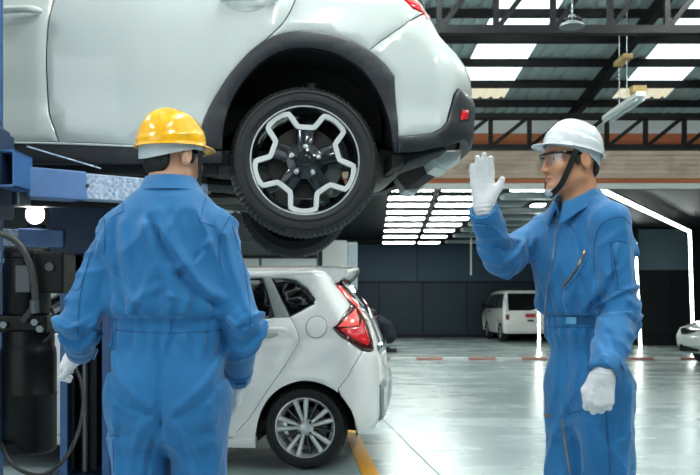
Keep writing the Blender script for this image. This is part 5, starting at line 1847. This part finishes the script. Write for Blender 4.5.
def make_hand(root, W, h, fu):
    """knitted glove with five fingers: axis towards the fingertips, palm normal, thumb side, finger curl"""
    ax = np.array(h['axis'], float); ax /= np.linalg.norm(ax)
    pn = np.array(h['palm'], float); pn -= ax * (pn @ ax); pn /= np.linalg.norm(pn)
    th = np.cross(ax, pn) * h.get('side', 1)                       # towards the thumb
    sc = h.get('scale', 1.0)
    c0 = np.asarray(W, float) + ax * h.get('start', 0.01)
    def P3(a, t, n): return c0 + sc * (ax * a + th * t + pn * n)
    curl = h.get('curl', (20, 35, 25))
    fing = []
    spread = h.get('spread', 1.0)
    for (t, a0, L1, L2, L3, rd, sp) in ((0.031, 0.088, 0.036, 0.024, 0.018, 0.0108, 5), (0.0105, 0.093, 0.040, 0.027, 0.019, 0.0112, 1), (-0.0100, 0.090, 0.037, 0.025, 0.018, 0.0106, -3), (-0.0290, 0.082, 0.029, 0.019, 0.016, 0.0096, -8)):
        p = P3(a0, t, 0.0); pts = [p]
        an = 0.0
        d0 = ax * math.cos(math.radians(sp * spread)) + th * math.sin(math.radians(sp * spread))
        for L_, cu in zip((L1, L2, L3), curl):
            an += math.radians(cu)
            d_ = d0 * math.cos(an) + pn * math.sin(an)
            p = p + d_ * L_ * sc; pts.append(p)
        fing.append((pts, rd * sc, t, a0))
    tb = h.get('thumb', ((0.030, 0.028, 0.006), (0.062, 0.050, 0.010), (0.096, 0.070, 0.008)))
    tp = [P3(*q) for q in tb]
    def f(P):
        P = np.asarray(P, np.float32)
        d = smin(d_rc(P, W - fu * 0.05, W, 0.026, 0.026), d_rc(P, W, P3(0.015, 0, 0), 0.026 * sc, 0.026 * sc), 0.02)
        for (pts, rd, t, a0) in fing:
            d = smin(d, d_rc(P, P3(0.012, t * 0.62, 0.0), P3(a0 - 0.004, t, 0.0), 0.0155 * sc, 0.0118 * sc), 0.016 * sc)
        d = smin(d, d_rc(P, P3(0.02, 0.018, 0.008), P3(0.055, 0.030, 0.008), 0.016 * sc, 0.013 * sc), 0.02 * sc)
        dt = d_chain(P, tp, (0.0155 * sc, 0.0125 * sc, 0.0105 * sc), 0.006)
        d = smin(d, dt, 0.014 * sc)
        for (pts, rd, t, a0) in fing:
            d = smin(d, d_chain(P, pts, (rd * 1.08, rd * 1.02, rd * 0.97, rd * 0.88), 0.004), 0.0045)
        cu = (P - c0.astype(np.float32)) @ ax.astype(np.float32)
        d = d - 0.0012 * vnoise(P * 90) - 0.0010 * np.sin(cu * 520) * (cu < 0.012)
        return d
    allp = np.array([q for fg in fing for q in fg[0]] + tp + [W - fu * 0.06, c0])
    lo, hi = allp.min(0) - 0.035, allp.max(0) + 0.035
    V, Q = sdf_mesh(f, [uni(lo[i], hi[i], 0.0023) for i in range(3)], pad=0.006, relax=1)
    return mkq('glove', V, Q, M_glove, root)


# ---- man in the yellow helmet, seen from behind
bx = (169.5 - 350) * 2.6 / FPX
B1 = np.array([bx, 2.6, 0.0])
A1 = lambda x, y, z: B1 + np.array([x, y, z])
seam_col = M_seam
make_person(dict(
    base=(bx, 2.6), fwd=(0.03, 1.0), label='man in blue coverall and yellow helmet seen from behind', wide=0.98, lean=0.02, hipw=0.95, leg_r=0.090, legs=dict(hip=0.090, knee=[(-0.088, 0.02), (0.088, 0.02)], ankle=[(-0.095, -0.02), (0.095, -0.02)]),
    head=A1(0.003, 0.035, 1.603), face=(0.60, 0.80), pitch=-0.06, tilt=0.11, hat_mat=M_yel, hat_label='yellow hard hat with grey headband', band_h=0.034, hat_scale=0.95, hat_off=(0, -0.010, 0.044),
    skin='#cf9f84',
    arms=dict(L=[A1(-0.148, -0.01, 1.374), A1(-0.262, -0.03, 1.095), at(80, 351, 2.82)], R=[A1(0.140, -0.005, 1.370), A1(0.228, -0.02, 1.085), at(237.5, 377, 2.79)]),
    arm_r=(0.057, 0.056, 0.043),
    hands=dict(L=dict(axis=(-0.75, 0.45, -0.45), palm=(0.3, 0.6, -0.6), side=1, curl=(25, 45, 30), scale=0.92, start=0.0),
               R=dict(axis=(-0.08, 0.30, -0.95), palm=(-0.9, 0.0, 0.1), side=1, curl=(25, 40, 30), scale=0.92)),
    cuff_tab=dict(L=(0.9, -0.6, 0.0), R=(0.3, -1, 0)),
    collar_gap=30, collar_z=1.498, collar_k=0.40,
    folds=[
        ([(154, 228), (166, 258), (180, 290), (190, 312)], 0.016, 0.013), ([(160, 222), (176, 256), (196, 286), (222, 306)], 0.010, -0.012),
        ([(168, 215), (188, 250), (206, 282), (226, 298)], 0.015, 0.010), ([(132, 225), (138, 262), (146, 300)], 0.014, 0.010), ([(122, 225), (126, 262), (132, 304)], 0.010, -0.009),
        ([(108, 245), (122, 275), (142, 300)], 0.013, 0.009), ([(214, 245), (204, 262), (186, 270), (180, 268)], 0.010, 0.010), ([(186, 276), (196, 268), (210, 252)], 0.007, -0.010),
        ([(140, 312), (152, 296), (170, 288)], 0.012, 0.010), ([(206, 312), (196, 300), (178, 296)], 0.011, 0.009),
        ([(114, 345), (132, 378), (160, 402)], 0.012, 0.010), ([(112, 360), (128, 395), (162, 412)], 0.009, -0.009), ([(228, 350), (212, 380), (182, 405)], 0.012, 0.010), ([(230, 366), (212, 396), (182, 414)], 0.009, -0.008),
        ([(163, 410), (146, 432), (136, 472)], 0.012, 0.011), ([(168, 418), (156, 446), (150, 475)], 0.009, -0.009), ([(178, 414), (196, 440), (204, 475)], 0.012, 0.011), ([(124, 400), (122, 440), (124, 475)], 0.012, 0.009), ([(216, 400), (220, 440), (216, 475)], 0.012, 0.009),
        ([(96, 228), (86, 262), (70, 300)], 0.010, 0.008), ([(60, 318), (78, 328), (98, 318)], 0.009, 0.010), ([(62, 332), (80, 342), (100, 330)], 0.008, -0.010), ([(66, 342), (82, 350), (98, 342)], 0.008, 0.009),
        ([(228, 236), (236, 270), (252, 310)], 0.010, 0.008), ([(232, 318), (246, 330), (260, 322)], 0.008, 0.009), ([(232, 332), (246, 343), (258, 334)], 0.007, -0.009), ([(234, 346), (244, 354), (254, 346)], 0.007, 0.008)],
    drape=[
        ([(116, 330), (140, 332), (170, 333), (200, 332), (226, 330)], 'seam', M_seam),
        ([(110, 219), (113, 217), (124, 211)], 'seam', M_seam), ([(124, 211), (122, 201), (118, 194)], 'seam', M_seam),
        ([(199, 222), (207, 224), (215, 226)], 'seam', M_seam), ([(199, 222), (203, 208), (206, 197)], 'seam', M_seam),
        ([(103, 212), (105, 225), (105, 240), (104, 255)], 'seam', M_seam),
        ([(231, 215), (222, 232), (219, 250), (221, 268)], 'seam', M_seam),
        ([(170, 318), (171, 325), (171, 331)], 'seam', M_seam),
        ([(232, 226), (243, 262), (249, 300), (250, 330)], 'seam', M_seam),
        ([(97, 232), (88, 262), (80, 300), (78, 335)], 'seam', M_seam),
        ([(86, 236), (76, 262), (66, 285), (75, 290), (80, 288)], 'pocket_seam', M_seam), ([(97, 240), (88, 266), (80, 288)], 'pocket_seam', M_seam),
        ([(113, 332), (112, 345), (110, 362), (109, 380)], 'side_zip', M_seam),
        ([(113, 440), (113.5, 455), (114, 474)], 'pocket_seam', M_seam), ([(109, 436), (114, 435), (120, 436)], 'pocket_seam', M_seam),
    ]))

# ---- man in the white helmet, raising his hand
bx2 = (585.5 - 350) * 2.87 / FPX
B2 = np.array([bx2, 2.87, 0.0])
F2 = np.array([-0.86, -0.51]); F2 /= np.linalg.norm(F2)
R2 = np.array([F2[1], -F2[0]])
def A2(a, b, z): return np.array([bx2 + R2[0] * a + F2[0] * b, 2.87 + R2[1] * a + F2[1] * b, z])
make_person(dict(
    base=(bx2, 2.87), fwd=tuple(F2), label='man in blue coverall and white helmet raising one gloved hand', wide=0.88, deep=0.88, lean=0.05, seat=0.0, leg_r=0.080, hipw=0.92, collar_k=0.28, collar_z=1.488, legs=dict(hip=0.082, knee=[(-0.088, -0.015), (0.085, -0.015)], ankle=[(-0.095, -0.05), (0.09, -0.05)]),
    head=at(571, 160.5, 2.85), face=(-0.975, -0.22), pitch=-0.02, tilt=0.21, hat_mat=M_whi, hat_label='white hard hat with grey headband', band_h=0.040, hat_scale=0.875, hat_off=(0, -0.010, 0.043),
    skin='#c48c6b',
    arms=dict(L=[at(611, 224, 2.71), at(620.5, 315, 2.66), at(604, 373, 2.50)], R=[A2(0.175, 0.01, 1.40), at(500.5, 258, 2.84), at(483.5, 209.5, 2.69)]),
    arm_r=(0.060, 0.058, 0.045),
    hands=dict(L=dict(axis=(-0.16, -0.10, -0.95), palm=(0.15, 0.95, 0.0), side=-1, curl=(58, 80, 50), scale=0.98, start=0.0, thumb=((0.022, 0.026, 0.006), (0.058, 0.044, 0.014), (0.088, 0.038, 0.022))),
               R=dict(axis=(-0.05, 0.04, 1.0), palm=(-0.05, -1.0, 0.0), side=1, curl=(4, 6, 5), scale=0.93, start=0.004, spread=0.25, thumb=((0.028, 0.026, 0.010), (0.058, 0.050, 0.014), (0.092, 0.066, 0.012)))),
    cuff_tab=dict(L=(0.8, -0.7, 0.0), R=(-0.5, -0.8, 0)),
    collar_gap=16,
    folds=[
        ([(560, 225), (568, 255), (560, 300)], 0.012, 0.009), ([(596, 250), (585, 280), (572, 310)], 0.012, 0.009), ([(594, 268), (588, 292), (580, 314)], 0.009, -0.009),
        ([(566, 330), (570, 365), (562, 410)], 0.012, 0.010), ([(580, 330), (584, 370), (580, 410)], 0.010, -0.009), ([(556, 332), (556, 370), (552, 410)], 0.010, 0.008),
        ([(576, 420), (580, 450), (584, 475)], 0.012, 0.010), ([(596, 418), (600, 450), (602, 475)], 0.010, -0.009), ([(618, 380), (616, 420), (612, 475)], 0.012, 0.010),
        ([(604, 236), (606, 270), (604, 300)], 0.010, 0.008), ([(602, 300), (614, 306), (626, 300)], 0.011, 0.008), ([(600, 314), (613, 322), (628, 314)], 0.009, -0.009), ([(598, 328), (612, 336), (626, 330)], 0.010, 0.008), ([(596, 344), (610, 350), (628, 342)], 0.008, 0.007),
        ([(632, 228), (626, 250), (634, 280)], 0.009, 0.008),
        ([(484, 232), (496, 242), (508, 240)], 0.008, 0.010), ([(490, 250), (506, 252), (516, 244)], 0.008, -0.010), ([(496, 266), (512, 256), (524, 240)], 0.009, 0.010), ([(514, 266), (526, 254), (534, 238)], 0.008, 0.009), ([(520, 262), (528, 250)], 0.007, -0.009)],
    drape=[
        ([(556, 208), (557, 225), (554, 250), (550, 275), (546, 300), (545, 325), (547, 345), (553, 365), (556, 390)], 'front_zip', M_zipg, dict(flat=0.007)),
        ([(585, 250), (580, 262), (573, 275), (563, 287)], 'chest_pocket_zip', M_zip, dict(flat=0.006)),
        ([(587, 249), (588, 257), (580, 272), (566, 290)], 'pocket_seam', M_seam),
        ([(567, 320.5), (575, 320.5), (583, 321), (592, 321.5), (600, 322)], 'waist_strap', M_seam, dict(flat=0.022, lift_=0.001)),
        ([(567, 320.5), (572, 320.5), (577, 320.7)], 'waist_buckle', mat('light_blue_tab', '#5fa0c4', rough=0.6), dict(flat=0.022, lift_=0.003)),
        ([(546, 327), (560, 327), (580, 327.5), (598, 328)], 'seam', M_seam), ([(548, 316), (562, 315.5), (580, 315.5), (598, 316)], 'seam', M_seam),
        ([(597, 232), (602, 224), (611, 219), (622, 217), (630, 224)], 'seam', M_seam), ([(597, 232), (594, 250), (594, 270)], 'seam', M_seam),
        ([(612, 243), (614, 258), (617, 276), (618, 290)], 'sleeve_pocket_zip', M_seam, dict(r=0.002)),
        ([(609, 243), (618, 241), (628, 243)], 'pocket_seam', M_seam), ([(610, 243), (612, 265), (615, 287), (624, 290), (634, 289)], 'pocket_seam', M_seam),
        ([(568, 414), (580, 411), (600, 411), (606, 412)], 'pocket_seam', M_seam), ([(563, 418), (564, 435), (567, 455), (570, 474)], 'leg_pocket_zip', M_zip, dict(flat=0.005)),
        ([(606, 412), (607, 435), (609, 460), (610, 474)], 'pocket_seam', M_seam),
        ([(543, 414.5), (547, 415.5), (551, 416)], 'zip_pull', M_zip, dict(flat=0.008)),
        ([(552, 214), (570, 226), (575, 232)], 'seam', M_seam),
    ]))

# ================================================================== BACKGROUND CARS AND PERSON
def slab(name, outline, W, m, parent, bev=0.05, ins=0.035):
    """body cut from a side outline (x, z); W gives the half width at each height"""
    P = np.array(densify(outline, 0.08))
    area = 0.5 * np.sum(P[:, 0] * np.roll(P[:, 1], -1) - np.roll(P[:, 0], -1) * P[:, 1])
    if area < 0: P = P[::-1]
    Pi = inset_poly(P, ins); Pm = inset_poly(P, ins * 0.3)
    V = []; Fc = []; n = len(P)
    Wz = lambda z: np.interp(z, [w[0] for w in W], [w[1] for w in W])
    for ring, k in ((Pi, -1.0), (Pm, -0.965), (P, -0.88), (P, -0.4), (P, 0.4), (P, 0.88), (Pm, 0.965), (Pi, 1.0)):
        for q in ring:
            V.append((q[0], k * Wz(q[1]), q[1]))
    for r in range(7):
        for i in range(n):
            j = (i + 1) % n
            Fc.append([r * n + i, r * n + j, (r + 1) * n + j, (r + 1) * n + i])
    Fc.append(list(range(n))[::-1]); Fc.append([7 * n + i for i in range(n)])
    b = MB(); b.add(V, Fc)
    return b.build(name, m, parent, smooth=True, angle=45)


def arch_pts(xc, zc, r, n=9, z0=0.2):
    return [(xc + r * math.cos(t), zc + r * math.sin(t)) for t in np.linspace(-0.15, PI + 0.15, n)]


def simple_wheel(root, c, R, sgn):
    c = np.array(c, float); ax = np.array([0, -sgn, 0.0])
    rim = R * 0.68
    t = MB().lathe([(rim, 0.0), (R - 0.03, -0.005), (R, 0.03), (R, 0.15), (R - 0.03, 0.18), (rim, 0.18)], c, ax, 32).build('tyre', M_rubber, root, smooth=True, angle=40)
    rm = MB().lathe([(rim, 0.0), (rim - 0.02, 0.03), (rim * 0.3, 0.035), (0.0, 0.025)], c, ax, 32).build('rim', M_rimdark, root, smooth=True, angle=40)
    for k in range(5):
        a0 = 2 * PI * k / 5
        MB().beam(c + ax * 0.02 + 0.03 * np.array([math.cos(a0), 0, math.sin(a0)]), c + ax * 0.015 + rim * 0.95 * np.array([math.cos(a0), 0, math.sin(a0)]), 0.04, 0.02, up=(0, 1, 0)).build('spoke', M_rimsil2, rm)


# ---- small white minivan by the back wall
vr = np.array([4.02 + 0.72, 22.6, 0.0])
van = thing('minivan', 'small white minivan with dark rear window parked at the navy wall', 'car', tuple(vr), PI / 2 + 0.05)
vout = [(2.72, 0.22), (2.76, 0.45), (2.70, 0.74), (2.42, 0.86), (2.02, 1.30), (1.7, 1.36), (0.9, 1.39), (0.22, 1.37), (0.13, 1.31), (0.03, 0.88), (-0.02, 0.55), (0.0, 0.24), (0.18, 0.22)]
vout += arch_pts(0.50, 0.27, 0.31)[::-1] + [(1.0, 0.20), (1.7, 0.20)] + arch_pts(2.22, 0.27, 0.31)[::-1]
VW = [(0.2, 0.70), (0.6, 0.73), (0.85, 0.72), (1.36, 0.60), (1.4, 0.58)]
slab('body', vout, VW, M_paint2, van)
MB().box((1.35, 0, 0.42), (2.3, 1.0, 0.4)).build('underbody', M_shell, van)
def vside(poly, name, m, off=0.006):
    for sg in (-1, 1):
        V = []
        for (x, z) in poly:
            w = np.interp(z, [q[0] for q in VW], [q[1] for q in VW])
            V.append((x, sg * (w + off), z))
        n = len(V)
        V += [(x, y - sg * 0.03, z) for (x, y, z) in V]
        Fc = [list(range(n)), [n + i for i in range(n)][::-1]] + [[i, (i + 1) % n, n + (i + 1) % n, n + i] for i in range(n)]
        b = MB(); b.add(V, Fc); b.build(name, m, van)
vside([(0.95, 0.90), (1.55, 0.90), (1.50, 1.27), (0.98, 1.29)], 'side_window', M_glass)
vside([(1.60, 0.90), (2.28, 0.90), (1.98, 1.24), (1.56, 1.27)], 'front_door_window', M_glass)
vside([(0.22, 0.92), (0.86, 0.90), (0.90, 1.28), (0.34, 1.28)], 'rear_side_window', M_glass)
def vrear(y0, y1, z0, z1, name, m, off=0.012):
    def xr(z): return float(np.interp(z, [0.24, 0.55, 0.88, 1.31], [0.0, -0.02, 0.03, 0.13])) - off
    V = [(xr(z0), y0, z0), (xr(z0), y1, z0), (xr(z1), y1, z1), (xr(z1), y0, z1)]
    V += [(x + 0.05, y, z) for x, y, z in V]
    b = MB(); b.add(V, [[0, 1, 2, 3], [7, 6, 5, 4], [0, 4, 5, 1], [1, 5, 6, 2], [2, 6, 7, 3], [3, 7, 4, 0]])
    return b.build(name, m, van)
vrear(-0.58, 0.58, 0.84, 1.29, 'rear_window', M_glass)
for sg in (-1, 1):
    vrear(sg * 0.61 - 0.045, sg * 0.61 + 0.045, 0.60, 0.74, 'tail_light', mat('far_tail_lens', '#7d1a20', rough=0.2))
    vrear(sg * 0.62 - 0.03, sg * 0.62 + 0.03, 0.78, 1.16, 'pillar_lamp', mat('clear_lens', ''))
vrear(-0.13, 0.13, 0.66, 0.76, 'number_plate', mat('red_plate', '#c2343a', rough=0.4), 0.02)
vrear(-0.08, 0.08, 0.55, 0.60, 'tailgate_handle', M_shell, 0.016)
MB().box((-0.01, 0, 0.38), (0.10, 1.30, 0.20), bev=0.04).build('rear_bumper', M_paint2, van)
for sg in (-1, 1):
    for x in (0.50, 2.22):
        simple_wheel(van, (x, sg * 0.70, 0.265), 0.265, sg)
    MB().box((2.05, sg * 0.80, 0.95), (0.08, 0.16, 0.12), bev=0.02).build('wing_mirror', M_shell, van)
    MB().box((1.66, sg * 0.735, 0.80), (0.14, 0.02, 0.03), bev=0.006).build('door_handle', M_shell, van)

# ---- white sedan at the portal
hx_, hy_ = -0.75, -0.66
hd = math.atan2(hy_, hx_)
sc_ = np.array([6.34, 14.6, 0.0])
sed = thing('sedan_car', 'white sedan with dark headlamps parked at the tall light portal', 'car', (sc_[0] - hx_ * 4.4, sc_[1] - hy_ * 4.4, 0), hd)
so = [(4.30, 0.20), (4.42, 0.34), (4.40, 0.52), (4.30, 0.66), (4.0, 0.72), (3.2, 0.84), (2.75, 0.90), (2.1, 1.32), (1.4, 1.36), (0.7, 1.26), (0.2, 0.98), (-0.05, 0.92), (-0.08, 0.4), (0.0, 0.22), (0.3, 0.20)]
so += arch_pts(0.85, 0.31, 0.36)[::-1] + [(1.4, 0.17), (2.6, 0.17)] + arch_pts(3.55, 0.31, 0.36)[::-1]
SW = [(0.2, 0.82), (0.5, 0.88), (0.8, 0.85), (0.95, 0.78), (1.36, 0.56)]
slab('body', so, SW, M_paint, sed, ins=0.06)
MB().box((2.1, 0, 0.42), (3.4, 1.1, 0.4)).build('underbody', M_shell, sed)
for sg in (-1, 1):
    MB().box((4.30, sg * 0.60, 0.585), (0.16, 0.36, 0.12), [[math.cos(-sg * 0.25), -math.sin(-sg * 0.25), 0], [math.sin(-sg * 0.25), math.cos(-sg * 0.25), 0], [0, 0, 1]], bev=0.03).build('headlamp', M_glass, sed)
    MB().box((4.385, sg * 0.16, 0.56), (0.06, 0.26, 0.16), bev=0.03).build('grille', M_shell, sed)
    MB().box((4.34, sg * 0.62, 0.30), (0.12, 0.34, 0.13), [[math.cos(-sg * 0.2), -math.sin(-sg * 0.2), 0], [math.sin(-sg * 0.2), math.cos(-sg * 0.2), 0], [0, 0, 1]], bev=0.02).build('air_intake', M_shell, sed)
    MB().box((2.55, sg * 0.93, 0.98), (0.10, 0.20, 0.12), bev=0.03).build('wing_mirror', M_paint, sed)
    for x in (0.85, 3.55):
        simple_wheel(sed, (x, sg * 0.86, 0.315), 0.315, sg)
MB().box((4.38, 0, 0.30), (0.08, 0.60, 0.14), bev=0.02).build('lower_grille', M_shell, sed)
V = [(2.80, -0.70, 0.91), (2.80, 0.70, 0.91), (2.15, 0.54, 1.31), (2.15, -0.54, 1.31)]
b = MB(); b.add([(x + 0.015, y, z + 0.012) for x, y, z in V] + [(x - 0.03, y, z - 0.03) for x, y, z in V], [[0, 1, 2, 3], [7, 6, 5, 4], [0, 4, 5, 1], [1, 5, 6, 2], [2, 6, 7, 3], [3, 7, 4, 0]]); b.build('windscreen', M_glass, sed)

# ---- mechanic crouching behind the hatchback, far off
cp = at(386, 352, 18.6); cp[2] = 0
per = thing('person', 'person in dark clothes crouching on the floor behind the hatchback tail', 'person', tuple(cp))
K = lambda px, py, dd=0.0: at(px, py, 18.6 + dd) - cp
hipc, sho, hed = K(388.5, 336), K(379, 322), K(371.5, 315)
def crouch(P, cloth):
    P = np.asarray(P, np.float32)
    e = 0.018 if cloth else 0.0
    d = d_chain(P, [hipc, (hipc + sho) / 2 + np.array([0.03, 0, 0.03]), sho], (0.15 + e, 0.15 + e, 0.125 + e), 0.05)
    for s in (-1, 1):
        o_ = np.array([0, s * 0.11, 0])
        kx = K(377 if s < 0 else 372, 346 if s < 0 else 336)
        fx = K(392.5 if s < 0 else 378, 353.5)
        d = smin(d, d_chain(P, [hipc + o_, kx + o_, fx + o_ + np.array([0, 0, 0.04])], (0.10 + e, 0.065 + e, 0.045 + e), 0.03), 0.05)
        d = smin(d, d_chain(P, [sho + np.array([0, s * 0.17, -0.02]), K(370, 334) + o_, K(363, 330) + o_], (0.06 + e, 0.05 + e, 0.04 + e), 0.03), 0.05)
        if not cloth:
            d = smin(d, d_ell(P, K(361.5, 330) + o_, (0.06, 0.04, 0.045)), 0.02)
    if not cloth:
        d = smin(d, d_rc(P, sho + np.array([-0.04, 0, 0.06]), hed + np.array([0.02, 0, -0.06]), 0.055, 0.055), 0.03)
        d = smin(d, d_ell(P, hed, (0.10, 0.078, 0.115)), 0.03)
        d = smin(d, d_ell(P, hed + np.array([-0.10, 0, -0.02]), (0.018, 0.014, 0.022)), 0.015)
        for s in (-1, 1):
            d = smin(d, d_ell(P, hed + np.array([0.01, s * 0.08, 0.0]), (0.02, 0.012, 0.03)), 0.01)
    return d
ax_ = [uni(-0.75, 0.40, 0.016), uni(-0.4, 0.4, 0.016), uni(-0.02, 1.05, 0.016)]
V, Q = sdf_mesh(lambda P: crouch(P, False), ax_)
bo = mkq('body', V, Q, M_skin, per)
a_ = bo.data.attributes.new('tint', 'FLOAT_COLOR', 'POINT'); a_.data.foreach_set('color', np.tile(np.array([*lin('#c08a6a'), 1], np.float32), (len(V), 1)).ravel())
def clo(P):
    d = crouch(P, True)
    return np.maximum(d, -d_ell(np.asarray(P, np.float32), hed + np.array([-0.01, 0, 0.0]), (0.14, 0.13, 0.135)))
V, Q = sdf_mesh(clo, ax_)
mkq('overalls', V, Q, mat('dark_navy_cloth', '#18222c', rough=0.8), per)
V, Q = sdf_mesh(lambda P: np.maximum(d_ell(np.asarray(P, np.float32), hed + np.array([0.012, 0, 0.018]), (0.112, 0.09, 0.118)), (hed[2] - 0.0) - np.asarray(P)[:, 2] - np.asarray(P)[:, 0] + hed[0] - 0.02), ax_)
mkq('hair', V, Q, M_hair, per)
for s in (-1, 1):
    f_ = K(393 if s < 0 else 377, 353.5) + np.array([0, s * 0.11, 0.02])
    V, Q = sdf_mesh(lambda P: np.maximum(d_rc(np.asarray(P, np.float32), f_ + np.array([0.03, 0, 0.06]), f_ + np.array([-0.10 if s > 0 else 0.05, 0, -0.02]), 0.05, 0.04), 0.002 - np.asarray(P)[:, 2]), [uni(f_[0] - 0.2, f_[0] + 0.2, 0.014), uni(f_[1] - 0.1, f_[1] + 0.1, 0.014), uni(-0.03, 0.25, 0.014)])
    mkq('shoe', V, Q, M_boot, per)
